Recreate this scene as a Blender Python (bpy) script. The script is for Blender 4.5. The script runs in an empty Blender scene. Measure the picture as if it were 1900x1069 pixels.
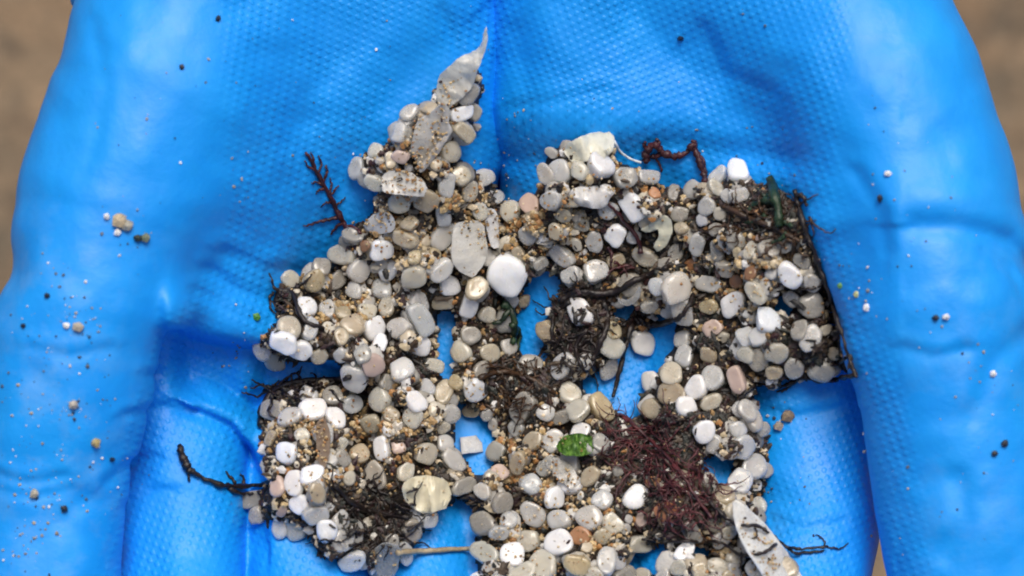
import bpy, bmesh, math, random
import numpy as np
from mathutils import Vector, Matrix, noise

# ------------------------------------------------------------------ camera, sky, sun, exposure
SC = bpy.context.scene
COL = SC.collection
Z0 = 0.90            # height of the palm hollow above the ground (m)
CAM_H = 600.0        # camera height above the palm hollow (mm)

cam_d = bpy.data.cameras.new('camera')
cam = bpy.data.objects.new('camera', cam_d)
COL.objects.link(cam)
cam.location = (0, 0, Z0 + CAM_H / 1000)
cam.rotation_euler = (0, 0, 0)
cam_d.sensor_fit = 'HORIZONTAL'
cam_d.sensor_width = 36
cam_d.lens = 36 * CAM_H / 190.0
cam_d.clip_start = 0.05
cam_d.clip_end = 200
cam_d.dof.use_dof = True
cam_d.dof.focus_distance = (CAM_H + 3) / 1000
cam_d.dof.aperture_fstop = 16.0
SC.camera = cam

SUN_EL, SUN_AZ = 57, 10       # elevation; azimuth measured clockwise from +Y (the wrist side)
world = bpy.data.worlds.new('World')
SC.world = world
world.use_nodes = True
wn = world.node_tree
sky = wn.nodes.new('ShaderNodeTexSky')
sky.sky_type = 'NISHITA'
sky.sun_disc = False
sky.sun_elevation = math.radians(SUN_EL)
sky.sun_rotation = math.radians(SUN_AZ)
sky.air_density = 1.0
sky.dust_density = 6.0
sky.ozone_density = 0.6
wn.links.new(sky.outputs[0], wn.nodes['Background'].inputs[0])
wn.nodes['Background'].inputs[1].default_value = 0.06

sun_d = bpy.data.lights.new('sun', 'SUN')
sun = bpy.data.objects.new('sun', sun_d)
COL.objects.link(sun)
sun_d.energy = 1.5
sun_d.angle = math.radians(28)
sun_d.color = (1.0, 0.94, 0.86)
el, az = math.radians(SUN_EL), math.radians(SUN_AZ)
sdir = Vector((math.sin(az) * math.cos(el), math.cos(az) * math.cos(el), math.sin(el)))
sun.rotation_euler = sdir.to_track_quat('Z', 'Y').to_euler()
sun.location = sdir * 5

SC.view_settings.view_transform = 'Standard'
SC.view_settings.look = 'None'
SC.view_settings.gamma = 1
SC.view_settings.use_curve_mapping = False
SC.view_settings.exposure = 0.74
SC.cycles.filter_width = 2.0

rng = np.random.default_rng(7)
random.seed(7)

# ------------------------------------------------------------------ helpers
def px2mm(px, py, z=0.0):
    s = (CAM_H - z) / CAM_H
    return (np.asarray(px, float) - 950) / 10 * s, (534.5 - np.asarray(py, float)) / 10 * s

def mm2px(x, y, z):
    s = CAM_H / (CAM_H - z)
    return 950 + 10 * x * s, 534.5 - 10 * y * s

def W(p):                     # local mm -> world metres
    return Vector((p[0] / 1000, p[1] / 1000, Z0 + p[2] / 1000))

def tag(o, label=None, cat=None, group=None, kind=None):
    if label: o['label'] = label
    if cat: o['category'] = cat
    if group: o['group'] = group
    if kind: o['kind'] = kind
    return o

def empty(name, loc):
    o = bpy.data.objects.new(name, None)
    o.empty_display_size = 0.005
    o.location = loc
    COL.objects.link(o)
    return o

def mesh_obj(name, me, mat, parent=None, loc=None):
    o = bpy.data.objects.new(name, me)
    if mat is not None and not me.materials: me.materials.append(mat)
    COL.objects.link(o)
    if loc is not None: o.location = loc
    if parent is not None:
        o.parent = parent
        o.matrix_parent_inverse = Matrix.Translation(-Vector(parent.location))
    return o

def mesh_np(name, V, F, smooth=True):
    me = bpy.data.meshes.new(name)
    V = np.asarray(V, np.float32); F = np.asarray(F, np.int32)
    n, k = F.shape
    me.vertices.add(len(V)); me.vertices.foreach_set('co', V.ravel())
    me.loops.add(n * k); me.loops.foreach_set('vertex_index', F.ravel())
    me.polygons.add(n)
    me.polygons.foreach_set('loop_start', np.arange(0, n * k, k, dtype=np.int32))
    me.polygons.foreach_set('loop_total', np.full(n, k, np.int32))
    me.polygons.foreach_set('use_smooth', np.full(n, smooth, bool))
    me.update(calc_edges=True); me.validate()
    return me

def add_attr(me, name, typ, data):
    a = me.attributes.new(name, typ, 'POINT')
    key = {'FLOAT': 'value', 'FLOAT_VECTOR': 'vector', 'FLOAT_COLOR': 'color'}[typ]
    a.data.foreach_set(key, np.asarray(data, np.float32).ravel())

class NT:
    def __init__(self, name):
        self.m = bpy.data.materials.new(name); self.m.use_nodes = True
        self.t = self.m.node_tree; self.b = self.t.nodes['Principled BSDF']
    def n(self, typ, ins=None, **kw):
        nd = self.t.nodes.new('ShaderNode' + typ)
        for k, v in kw.items(): setattr(nd, k, v)
        for k, v in (ins or {}).items():
            if isinstance(v, bpy.types.NodeSocket): self.t.links.new(v, nd.inputs[k])
            else: nd.inputs[k].default_value = v
        return nd
    def math(self, op, a, b=0.0, c=0.0):
        return self.n('Math', {0: a, 1: b, 2: c}, operation=op).outputs[0]
    def noise(self, vec, scale, detail=3, rough=0.55):
        return self.n('TexNoise', {'Vector': vec, 'Scale': scale, 'Detail': detail, 'Roughness': rough}).outputs['Fac']
    def ramp(self, fac, lo, hi, a=0.0, b=1.0):
        return self.n('MapRange', {0: fac, 1: lo, 2: hi, 3: a, 4: b}, clamp=True).outputs[0]
    def mix(self, fac, a, b):
        nd = self.n('Mix', data_type='RGBA')
        for i, v in ((0, fac), (6, a), (7, b)):
            if isinstance(v, bpy.types.NodeSocket): self.t.links.new(v, nd.inputs[i])
            else: nd.inputs[i].default_value = v if i == 0 else tuple(v) + (1,) * (4 - len(v))
        return nd.outputs[2]
    def set(self, **kw):
        for k, v in kw.items():
            k = k.replace('_', ' ')
            if isinstance(v, bpy.types.NodeSocket): self.t.links.new(v, self.b.inputs[k])
            else: self.b.inputs[k].default_value = v
    def bump(self, height, dist, strength=1.0, normal=None):
        d = {'Height': height, 'Distance': dist, 'Strength': strength}
        if normal is not None: d['Normal'] = normal
        return self.n('Bump', d).outputs[0]
    def obj(self): return self.n('TexCoord').outputs['Object']

# ------------------------------------------------------------------ materials
def mat_glove():
    t = NT('blue_nitrile_rubber')
    co = t.obj()
    uv = t.n('Attribute', attribute_name='grip_uv').outputs['Vector']
    mk = t.n('Attribute', attribute_name='grip_mask').outputs['Fac']
    sx = t.n('SeparateXYZ', {0: uv})
    h = t.math('MULTIPLY', t.math('COSINE', sx.outputs[0]), t.math('COSINE', sx.outputs[1]))
    h = t.n('MapRange', {0: h, 1: -0.1, 2: 0.9, 3: 0.0, 4: 1.0}, interpolation_type='SMOOTHSTEP').outputs[0]
    wear = t.ramp(t.noise(co, 90, 3), 0.3, 0.65, 0.15, 1.0)
    h = t.math('MULTIPLY', t.math('MULTIPLY', h, mk), wear)
    nA = t.bump(t.noise(co, 55, 4, 0.5), 0.0016, 0.5)
    nB = t.bump(t.noise(co, 900, 3, 0.6), 0.00012, 0.5, nA)
    nC = t.bump(h, 0.00028, 0.55, nB)
    stain = t.ramp(t.noise(co, 60, 4, 0.6), 0.42, 0.72)
    fine = t.ramp(t.noise(co, 420, 3, 0.6), 0.35, 0.75)
    base = t.mix(stain, (0.001, 0.27, 0.84), (0.003, 0.30, 0.86))
    base = t.mix(t.math('MULTIPLY', fine, 0.25), base, (0.006, 0.33, 0.84))
    base = t.mix(t.math('MULTIPLY', h, 0.10), base, (0.02, 0.40, 0.92))
    du = t.n('Attribute', attribute_name='dust').outputs['Fac']
    smear = t.math('MULTIPLY', du, t.ramp(t.noise(co, 130, 5, 0.65), 0.46, 0.66))
    base = t.mix(t.math('MULTIPLY', smear, 0.5), base, (0.13, 0.36, 0.74))
    dirt = t.ramp(t.noise(co, 1500, 2, 0.5), 0.74, 0.80)
    base = t.mix(t.math('MULTIPLY', dirt, 0.45), base, (0.03, 0.06, 0.13))
    rough = t.ramp(t.noise(co, 70, 4, 0.6), 0.3, 0.7, 0.44, 0.60)
    t.set(Base_Color=base, Roughness=rough, Normal=nC, IOR=1.5)
    t.b.inputs['Specular IOR Level'].default_value = 0.48
    return t.m

def mat_plastic(name, transmission, sss, rough, attr=False):
    t = NT(name)
    co = t.obj()
    oi = t.n('ObjectInfo')
    off = t.n('VectorMath', {0: co, 1: oi.outputs['Location']}, operation='ADD').outputs[0]
    base = t.n('Attribute', attribute_name='tint').outputs['Color'] if attr else oi.outputs['Color']
    cloud = t.ramp(t.noise(off, 420, 4, 0.6), 0.3, 0.75)
    base = t.mix(t.math('MULTIPLY', cloud, 0.22), base, (0.52, 0.47, 0.38))
    film = t.ramp(t.noise(off, 700, 4, 0.65), 0.56, 0.78)
    base = t.mix(t.math('MULTIPLY', film, 0.20), base, (0.30, 0.22, 0.13))
    speck = t.ramp(t.noise(off, 1500, 1, 0.4), 0.81, 0.84)
    base = t.mix(t.math('MULTIPLY', speck, 0.6), base, (0.025, 0.02, 0.016))
    nrm = t.bump(t.noise(off, 900, 4, 0.6), 0.0004, 0.6)
    r = t.ramp(t.noise(off, 800, 3), 0.3, 0.7, rough - 0.1, rough + 0.15)
    t.set(Base_Color=base, Roughness=r, Normal=nrm, IOR=1.48)
    t.b.inputs['Coat Weight'].default_value = 0.35
    t.b.inputs['Coat Roughness'].default_value = 0.12
    t.b.inputs['Transmission Weight'].default_value = transmission
    t.b.inputs['Subsurface Weight'].default_value = sss
    t.b.inputs['Subsurface Radius'].default_value = (1.0, 0.9, 0.75)
    t.b.inputs['Subsurface Scale'].default_value = 0.0022
    return t.m

def mat_attr(name, rough=0.7, bump=0.0003, scale=2500):
    t = NT(name)
    co = t.obj()
    c = t.n('Attribute', attribute_name='tint').outputs['Color']
    c2 = t.n('HueSaturation', {'Color': c, 'Value': t.ramp(t.noise(co, scale, 2), 0.3, 0.7, 0.7, 1.3)}).outputs[0]
    t.set(Base_Color=c2, Roughness=rough, Normal=t.bump(t.noise(co, scale, 3), bump, 0.6))
    return t.m

def mat_weed(name, c1, c2, rough=0.42):
    t = NT(name)
    co = t.obj()
    f = t.ramp(t.noise(co, 600, 4), 0.35, 0.7)
    t.set(Base_Color=t.mix(f, c1, c2), Roughness=rough, Normal=t.bump(t.noise(co, 2500, 3), 0.0002, 0.7))
    return t.m

def mat_sediment():
    t = NT('wet_sediment')
    co = t.obj()
    c = t.n('Attribute', attribute_name='tint').outputs['Color']
    n1 = t.ramp(t.noise(co, 1100, 5, 0.7), 0.35, 0.68)
    base = t.mix(n1, (0.012, 0.009, 0.006), c)
    t.set(Base_Color=base, Roughness=0.6, Normal=t.bump(t.noise(co, 1300, 5, 0.7), 0.0012, 0.9))
    return t.m

def mat_ground():
    t = NT('beach_sand')
    co = t.obj()
    a = t.ramp(t.noise(co, 7, 4, 0.6), 0.35, 0.65)
    b = t.ramp(t.noise(co, 26, 4, 0.65), 0.38, 0.66)
    base = t.mix(a, (0.15, 0.10, 0.06), (0.31, 0.215, 0.13))
    base = t.mix(t.math('MULTIPLY', b, 0.7), base, (0.10, 0.09, 0.068))
    peb = t.ramp(t.noise(co, 45, 2), 0.58, 0.66)
    base = t.mix(t.math('MULTIPLY', peb, 0.6), base, (0.075, 0.06, 0.045))
    g = t.ramp(t.noise(co, 160, 4, 0.7), 0.3, 0.7, 0.6, 1.45)
    base = t.n('HueSaturation', {'Color': base, 'Value': g}).outputs[0]
    nb = t.bump(t.noise(co, 12, 5, 0.6), 0.03, 0.6)
    nb = t.bump(t.noise(co, 300, 3), 0.003, 0.6, nb)
    t.set(Base_Color=base, Roughness=0.9, Normal=nb)
    return t.m

M_GLOVE = mat_glove()
M_WHITE = mat_plastic('milky_white_plastic', 0.10, 0.9, 0.26)
M_CLOUD = mat_plastic('cloudy_translucent_plastic', 0.44, 0.9, 0.22)
M_FILM = mat_plastic('clear_film', 0.3, 0.6, 0.34)
M_UNDER = mat_plastic('buried_plastic', 0.15, 0.4, 0.36, True)
M_STONE = mat_plastic('stained_plastic', 0.06, 0.5, 0.44)
M_GRAIN = mat_attr('sand_grains', 0.45)
M_SED = mat_sediment()
M_GROUND = mat_ground()
M_RED = mat_weed('dark_red_weed', (0.022, 0.006, 0.010), (0.075, 0.014, 0.016))
M_MAROON = mat_weed('maroon_weed', (0.022, 0.006, 0.010), (0.12, 0.026, 0.03))
M_BLACK = mat_weed('black_weed_and_shadow', (0.006, 0.005, 0.005), (0.022, 0.012, 0.010))
M_BROWN = mat_weed('brown_weed', (0.018, 0.009, 0.004), (0.07, 0.034, 0.014))
M_GREEN = mat_weed('dark_green_weed', (0.005, 0.014, 0.007), (0.02, 0.05, 0.018))
M_ALGAE = mat_weed('bright_green_algae', (0.02, 0.07, 0.008), (0.17, 0.32, 0.06), 0.22)
M_STRAW = mat_weed('dry_straw', (0.26, 0.20, 0.12), (0.42, 0.36, 0.25), 0.6)
M_FIBRE = mat_weed('pale_fibre', (0.55, 0.62, 0.68), (0.72, 0.78, 0.82), 0.4)

# ------------------------------------------------------------------ ground
N = 60
gx, gy = np.meshgrid(np.linspace(-30, 30, N), np.linspace(-30, 30, N), indexing='ij')
gz = np.array([0.03 * noise.noise(Vector((x * .7, y * .7, 0))) for x, y in zip(gx.ravel(), gy.ravel())])
idx = np.arange(N * N).reshape(N, N)
F = np.stack([idx[:-1, :-1], idx[1:, :-1], idx[1:, 1:], idx[:-1, 1:]], -1).reshape(-1, 4)
ground = mesh_obj('ground', mesh_np('ground', np.stack([gx.ravel(), gy.ravel(), gz], 1), F), M_GROUND)
tag(ground, 'out of focus brown beach sand far below the hands', kind='structure')

# ------------------------------------------------------------------ gloves: a distance field turned into one skin each
RES = 0.56

def seg_dist(Z, X, Y, a, b, ra, rb, flat=1.0):
    pa = (X - a[0], Y - a[1], (Z - a[2]) * flat)
    ba = np.array([b[0] - a[0], b[1] - a[1], (b[2] - a[2]) * flat])
    L = float(ba @ ba) + 1e-9
    tt = np.clip((pa[0] * ba[0] + pa[1] * ba[1] + pa[2] * ba[2]) / L, 0, 1)
    d = np.sqrt((pa[0] - tt * ba[0]) ** 2 + (pa[1] - tt * ba[1]) ** 2 + (pa[2] - tt * ba[2]) ** 2)
    return d - (ra + (rb - ra) * tt)

def smin(a, b, k):
    h = np.maximum(k - np.abs(a - b), 0) / k
    return np.minimum(a, b) - h * h * k * 0.25

class Field:
    def __init__(self, x0, x1, y0, y1, z0, z1):
        self.x = np.arange(x0, x1, RES, dtype=np.float32)
        self.y = np.arange(y0, y1, RES, dtype=np.float32)
        self.z = np.arange(z0, z1, RES, dtype=np.float32)
        self.shape = (len(self.x), len(self.y), len(self.z))
    def chain(self, pts, pad=24, flat=1.0):
        """pts: (px, py, z centre, radius mm): tapered tube through them"""
        D = np.full(self.shape, 60, np.float32)
        P = []
        for px, py, z, r in pts:
            x, y = px2mm(px, py, z)
            P.append((float(x), float(y), z, r))
        for a, b in zip(P[:-1], P[1:]):
            m = max(a[3], b[3]) + pad
            sl = []
            for ax, i in ((self.x, 0), (self.y, 1), (self.z, 2)):
                lo, hi = min(a[i], b[i]) - m, max(a[i], b[i]) + m
                sl.append(slice(int(np.searchsorted(ax, lo)), int(np.searchsorted(ax, hi))))
            X = self.x[sl[0]][:, None, None]; Y = self.y[sl[1]][None, :, None]; Z = self.z[sl[2]][None, None, :]
            d = seg_dist(Z, X, Y, a, b, a[3], b[3], flat)
            D[tuple(sl)] = np.minimum(D[tuple(sl)], d)
        return D

def poly_dist(px, py, pts):
    """distance and signed side to a polyline, in px arrays"""
    best = np.full(px.shape, 1e9); side = np.zeros(px.shape)
    for (x0, y0), (x1, y1) in zip(pts[:-1], pts[1:]):
        bx, by = x1 - x0, y1 - y0
        L = bx * bx + by * by
        tt = np.clip(((px - x0) * bx + (py - y0) * by) / L, 0, 1)
        dx, dy = px - x0 - tt * bx, py - y0 - tt * by
        d = np.hypot(dx, dy)
        s = (px - x0) * by - (py - y0) * bx
        m = d < best
        best = np.where(m, d, best); side = np.where(m, np.sign(s), side)
    return best, side

def fold(PX, PY, pts, groove, gw, lip, lw, loff, hollow=0, hw=60, hoff=60):
    """groove along the line, a raised lip on the + side (up for left-to-right lines), a hollow on the - side"""
    d, s = poly_dist(PX, PY, pts)
    sd = d * np.where(s == 0, 1, s)
    return (-groove * np.exp(-(sd / gw) ** 2) + lip * np.exp(-((sd - loff) / lw) ** 2) - hollow * np.exp(-((sd + hoff) / hw) ** 2))

def blob(PX, PY, x, y, rx, ry, a):
    return a * np.exp(-(((PX - x) / rx) ** 2 + ((PY - y) / ry) ** 2))

def surface_nets(f, ax):
    ins = f < 0
    c = np.zeros(tuple(n - 1 for n in f.shape), np.uint8)
    sls = (slice(0, -1), slice(1, None))
    for i in (0, 1):
        for j in (0, 1):
            for k in (0, 1):
                c += ins[sls[i], sls[j], sls[k]]
    act = np.argwhere((c > 0) & (c < 8))
    gid = np.full(c.shape, -1, np.int32)
    gid[act[:, 0], act[:, 1], act[:, 2]] = np.arange(len(act))
    corner = {}
    for i in (0, 1):
        for j in (0, 1):
            for k in (0, 1):
                corner[(i, j, k)] = f[act[:, 0] + i, act[:, 1] + j, act[:, 2] + k]
    acc = np.zeros((len(act), 3)); cnt = np.zeros(len(act))
    for axis in range(3):
        for u in (0, 1):
            for v in (0, 1):
                p = [0, 0, 0]; o = [q for q in range(3) if q != axis]
                p[o[0]], p[o[1]] = u, v
                q = list(p); q[axis] = 1
                a, b = corner[tuple(p)], corner[tuple(q)]
                m = (a < 0) != (b < 0)
                tt = np.where(m, a / np.where(m, a - b, 1), 0)
                pos = np.zeros((len(act), 3)); pos[:] = p; pos[:, axis] = tt
                acc += pos * m[:, None]; cnt += m
    V = (act + acc / cnt[:, None]) * RES + np.array([ax[0][0], ax[1][0], ax[2][0]])
    faces = []
    for axis in range(3):
        o = [q for q in range(3) if q != axis]
        s0 = [slice(None)] * 3; s1 = [slice(None)] * 3
        s0[axis] = slice(0, -1); s1[axis] = slice(1, None)
        A, B = ins[tuple(s0)], ins[tuple(s1)]
        e = np.argwhere(A != B)
        e = e[(e[:, o[0]] > 0) & (e[:, o[1]] > 0)]
        e = e[(e[:, o[0]] < f.shape[o[0]] - 1) & (e[:, o[1]] < f.shape[o[1]] - 1)]
        q = []
        for du, dv in ((-1, -1), (0, -1), (0, 0), (-1, 0)):
            cc = e.copy(); cc[:, o[0]] += du; cc[:, o[1]] += dv
            q.append(gid[cc[:, 0], cc[:, 1], cc[:, 2]])
        q = np.stack(q, 1)
        flip = ~A[e[:, 0], e[:, 1], e[:, 2]]
        if axis == 1: flip = ~flip
        q[flip] = q[flip][:, ::-1]
        faces.append(q)
    F = np.concatenate(faces)
    return V, F[(F >= 0).all(1)]

def relax(V, F, it=2, w=0.5):
    E = np.concatenate([F[:, [i, (i + 1) % 4]] for i in range(4)])
    for _ in range(it):
        S = np.zeros_like(V); c = np.zeros(len(V))
        np.add.at(S, E[:, 0], V[E[:, 1]]); np.add.at(c, E[:, 0], 1)
        V = V + w * (S / np.maximum(c, 1)[:, None] - V)
    return V

def vnoise2(PX, PY, scale, seed):
    """smooth 2-D value noise by interpolated random lattice"""
    r = np.random.default_rng(seed)
    G = r.standard_normal((64, 64))
    u, v = PX / scale + 20, PY / scale + 20
    i, j = np.floor(u).astype(int), np.floor(v).astype(int)
    a, b = u - i, v - j
    a = a * a * (3 - 2 * a); b = b * b * (3 - 2 * b)
    i %= 63; j %= 63
    return (G[i, j] * (1 - a) * (1 - b) + G[i + 1, j] * a * (1 - b) + G[i, j + 1] * (1 - a) * b + G[i + 1, j + 1] * a * b)

TOPS = []
def build_glove(side):
    if side == 'L':
        f = Field(-112, 10, -98, 150, -44, 40)
        rays = [
            ([(690, -950, -14, 24), (700, -350, -9, 22), (745, -60, -8, 19.5), (775, 180, -13, 17), (800, 300, -16, 15.5), (810, 420, -20, 14), (830, 650, -20, 12)], 0),
            ([(600, -950, -14, 26), (620, -350, -7, 22), (615, 0, -8, 19), (630, 200, -11, 17), (645, 340, -15, 15), (660, 450, -20, 13), (665, 640, -19, 11)], 9),
            ([(500, -950, -14, 26), (480, -350, -5, 22), (470, 0, -6, 20), (478, 300, -8, 16.5), (490, 430, -12, 14.5), (510, 640, -11, 12)], 9),
            ([(430, -300, 0, 18), (395, 300, 0, 16.5), (392, 450, -1.5, 15.5), (375, 650, -5, 12)], 9),
            ([(430, -400, 0, 20), (360, -30, 4, 20), (300, 180, 8, 20), (215, 380, 10, 18.5), (160, 560, 12, 15.8), (125, 720, 13, 15), (92, 900, 13, 14.4), (80, 1080, 14, 13.5), (75, 1230, 16, 12), (80, 1320, 17, 10)], 7),
        ]
        fingers = [
            [(385, 640, -8, 12.5), (345, 800, -6, 12.8), (334, 950, -3, 12.9), (340, 1080, 3, 11.8), (362, 1250, 15, 10), (375, 1400, 29, 8.5)],
            [(580, 640, -13, 12), (570, 900, -9, 12.3), (570, 1080, -3, 12.2), (612, 1280, 11, 10), (620, 1430, 27, 8.5)],
            [(725, 640, -18, 11.5), (755, 900, -15, 11.8), (778, 1080, -8, 11.2), (800, 1260, 5, 9.5), (800, 1390, 20, 8)],
            [(820, 640, -20, 9.5), (880, 880, -17.5, 10), (915, 1050, -11, 9.4), (935, 1180, -3, 8), (940, 1260, 5, 7)]]
    else:
        f = Field(-12, 112, -98, 150, -44, 40)
        rays = [
            ([(1140, -950, -14, 24), (1130, -350, -9, 22), (1088, -60, -8, 19.5), (1070, 180, -12, 17.3), (1050, 300, -16, 15.5), (1040, 420, -20, 14), (1025, 650, -20, 12)], 0),
            ([(1230, -950, -14, 26), (1210, -350, -7, 22), (1230, 0, -8, 19), (1225, 200, -12, 17), (1215, 320, -17, 15), (1205, 440, -20, 13), (1190, 640, -19, 11)], 9),
            ([(1330, -950, -14, 26), (1350, -350, -5, 22), (1370, 0, -7, 20), (1375, 280, -12, 15.5), (1365, 420, -15, 14), (1345, 640, -13, 12)], 9),
            ([(1410, -300, 0, 18), (1480, 300, -5, 15), (1480, 650, -7, 12)], 9),
            ([(1420, -400, 0, 20), (1540, -10, 4, 20), (1620, 180, 8, 20.5), (1683, 380, 10, 20.5), (1728, 560, 12, 17.8), (1765, 720, 13, 17), (1790, 900, 13, 16.6), (1812, 1080, 14, 15.5), (1830, 1230, 16, 14), (1840, 1330, 17, 11.5)], 7),
        ]
        fingers = [
            [(1465, 640, -9, 12.5), (1502, 820, -7, 12.4), (1513, 960, -3, 12.2), (1494, 1080, 3, 11.5), (1470, 1250, 15, 10), (1450, 1400, 29, 8.5)],
            [(1310, 640, -13, 11), (1305, 900, -9, 12.3), (1285, 1080, -3, 11.8), (1260, 1280, 11, 10), (1250, 1430, 27, 8.5)],
            [(1150, 640, -18, 10.5), (1135, 900, -15, 11.8), (1110, 1080, -8, 11), (1090, 1260, 5, 9.5), (1090, 1390, 20, 8)],
            [(1040, 640, -20, 9.5), (1005, 880, -18, 10), (990, 1050, -13, 9.4), (980, 1180, -5, 8), (980, 1260, 3, 7)]]
    dip = lambda L, a, c: [(x, y, z - a * math.exp(-((y - c) / 190) ** 2), r) for x, y, z, r in L]
    rays = [(dip(L, (4, 5, 4.5, 1.5, -3)[q], 560), k) for q, (L, k) in enumerate(rays)]
    rays[4] = ([(x, y, z + 3 * (y > 100), r) for x, y, z, r in rays[4][0]], rays[4][1])
    fingers = [dip(L, 4, 560) for L in fingers]
    D = None
    for pts, k in rays[:4]:
        d = f.chain(pts)
        D = d if D is None else smin(D, d, k)
    web = [(335, 430, -3, 14), (305, 600, -4, 12.5), (290, 760, -7, 10)] if side == 'L' else [(1530, 430, -6, 14), (1565, 620, -7, 12), (1585, 780, -9, 9.5)]
    D = smin(D, f.chain(web), 8)
    pads = [[(480, 560, -22, 11), (472, 700, -20, 11.5), (465, 800, -20, 11), (460, 1000, -16, 10)], [(620, 500, -29, 12), (640, 800, -27, 12)]] if side == 'L' else [[(1400, 560, -26, 11), (1400, 800, -24, 11), (1400, 1000, -16, 10)], [(1240, 500, -29, 12), (1220, 800, -27, 12)]]
    for pd in pads: D = smin(D, f.chain(pd), 5)
    thumb = f.chain(rays[4][0])
    FG = None
    for pts in fingers:
        d = f.chain(pts)
        FG = d if FG is None else smin(FG, d, 1.6)
    D = smin(D, FG, 6)
    # the thumb blends into the palm at its ball, but only touches the fingers further down
    ymm = f.y[None, :, None]
    kk = 2.0 + 9.0 / (1 + np.exp(-(ymm - float(px2mm(0, 560)[1])) / 4.5))
    D = smin(D, thumb, kk)
    # folds and dents, mapped over the palm from above
    X2, Y2 = np.meshgrid(f.x, f.y, indexing='ij')
    PX, PY = mm2px(X2, Y2, 2.0)
    disp = 0.30 * vnoise2(PX, PY, 95, 3 + (side == 'L')) + 0.14 * vnoise2(PX, PY, 38, 5) 
    if side == 'L':
        disp += fold(PX, PY, [(260, 600), (330, 618), (400, 634), (480, 652), (560, 672), (640, 700)], 3.0, 13, 2.4, 46, 50, 6.5, 58, 66) / (1 + np.exp(-(PX - 332) / 7))
        d_, s_ = poly_dist(PX, PY, [(260, 600), (330, 618), (400, 634), (480, 652), (560, 672), (640, 700)])
        disp += 3.0 * np.tanh(d_ * s_ / 7) * np.exp(-(d_ / 60) ** 2) / (1 + np.exp(-(PX - 330) / 6))
        d_, s_ = poly_dist(PX, PY, [(372, 762), (425, 788), (460, 838), (492, 905), (500, 1000)])
        disp += 1.1 * np.tanh(d_ * s_ / 6) * np.exp(-(d_ / 45) ** 2)
        disp += fold(PX, PY, [(372, 762), (425, 788), (460, 838), (492, 905)], 1.3, 10, 1.0, 26, 30)
        disp += blob(PX, PY, 58, 500, 36, 50, -2.0) + blob(PX, PY, 20, 600, 60, 45, 1.2)
        disp += fold(PX, PY, [(480, 30), (560, 240), (600, 420)], 0.9, 60, 0, 40, 50)
        disp += blob(PX, PY, 610, 530, 95, 70, -3.2) + blob(PX, PY, 920, 350, 50, 60, -3)
        disp += blob(PX, PY, 150, 930, 60, 80, -0.8) + blob(PX, PY, 60, 800, 50, 60, 0.7)
        disp += fold(PX, PY, [(250, 850), (300, 930), (300, 1060)], 0.7, 30, 0, 40, 50)
        disp += fold(PX, PY, [(640, 330), (730, 180), (850, 60)], 0.8, 40, 0.5, 40, 60)
        for cr, gd, gw in (([(300, 690), (340, 705), (390, 740)], 0.5, 9), ([(262, 760), (310, 752), (360, 768)], 0.6, 8), ([(228, 880), (262, 850), (300, 846)], 0.6, 9),
                           ([(250, 930), (290, 905), (330, 905)], 0.4, 8), ([(100, 640), (170, 655), (240, 640)], 0.35, 10), ([(20, 860), (90, 880), (160, 868)], 0.4, 9), ([(30, 890), (100, 905), (170, 890)], 0.3, 8),
                           ([(400, 500), (450, 540), (520, 560)], 0.5, 10), ([(380, 540), (430, 575), (500, 600)], 0.4, 9), ([(430, 470), (500, 500), (560, 505)], 0.5, 12), ([(200, 60), (230, 180), (210, 300)], 0.25, 14), ([(820, 20), (850, 90), (872, 170)], 0.4, 9)):
            disp += fold(PX, PY, cr, gd, gw, gd * 0.6, gw * 1.3, gw * 1.8)
    else:
        disp += fold(PX, PY, [(1180, 20), (1280, 120), (1400, 210), (1500, 300)], 2.0, 60, 0, 40, 50)
        disp += fold(PX, PY, [(1660, 425), (1740, 428), (1830, 452), (1910, 520)], 1.1, 20, 0.8, 34, 40, 0, 50, 50)
        disp += blob(PX, PY, 1800, 560, 70, 70, 1.1) + blob(PX, PY, 1560, 450, 55, 130, -3.0) + blob(PX, PY, 930, 350, 60, 60, -3)
        disp += fold(PX, PY, [(1900, 590), (1800, 660), (1760, 760)], 0.8, 22, 0, 20, 30)
        disp += fold(PX, PY, [(1735, 870), (1750, 940), (1720, 1010)], 0.8, 20, 0, 20, 30)
        disp += blob(PX, PY, 1130, 215, 150, 60, 1.6) + fold(PX, PY, [(930, 290), (1050, 300), (1250, 270), (1450, 300)], 0.9, 24, 0, 20, 30)
        disp += fold(PX, PY, [(960, 60), (980, 180), (960, 290)], 0.6, 22, 0, 20, 30)
        for cr, gd, gw in (([(1560, 330), (1600, 400), (1610, 470)], 0.5, 12), ([(1640, 640), (1690, 655), (1750, 640)], 0.4, 10),
                           ([(1420, 760), (1480, 772), (1560, 755)], 0.5, 9), ([(1430, 960), (1490, 975), (1560, 960)], 0.4, 8), ([(1780, 470), (1830, 500), (1860, 560)], 0.4, 10), ([(940, 200), (1030, 190), (1120, 170)], 0.3, 10), ([(1300, 60), (1340, 140), (1420, 180)], 0.4, 12)):
            disp += fold(PX, PY, cr, gd, gw, gd * 0.6, gw * 1.3, gw * 1.8)
    if side == 'L': disp = np.maximum(disp, -6.8 + 4.3 / (1 + np.exp(-(PX - 430) / 14)) * (PY > 560))
    disp = np.clip(disp, -6.8, 6)
    zf = 1 / (1 + np.exp(-(f.z - (-24)) / 2.0))
    D = D - disp.astype(np.float32)[:, :, None] * zf.astype(np.float32)[None, None, :] * np.clip((20 - D) / 20, 0, 1)
    V, Fq = surface_nets(D, (f.x, f.y, f.z))
    V = relax(V, Fq, 2, 0.5)
    # top height per column
    ins = D < 0
    rev = ins[:, :, ::-1]
    has = ins.any(2)
    k = ins.shape[2] - 1 - rev.argmax(2)
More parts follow.
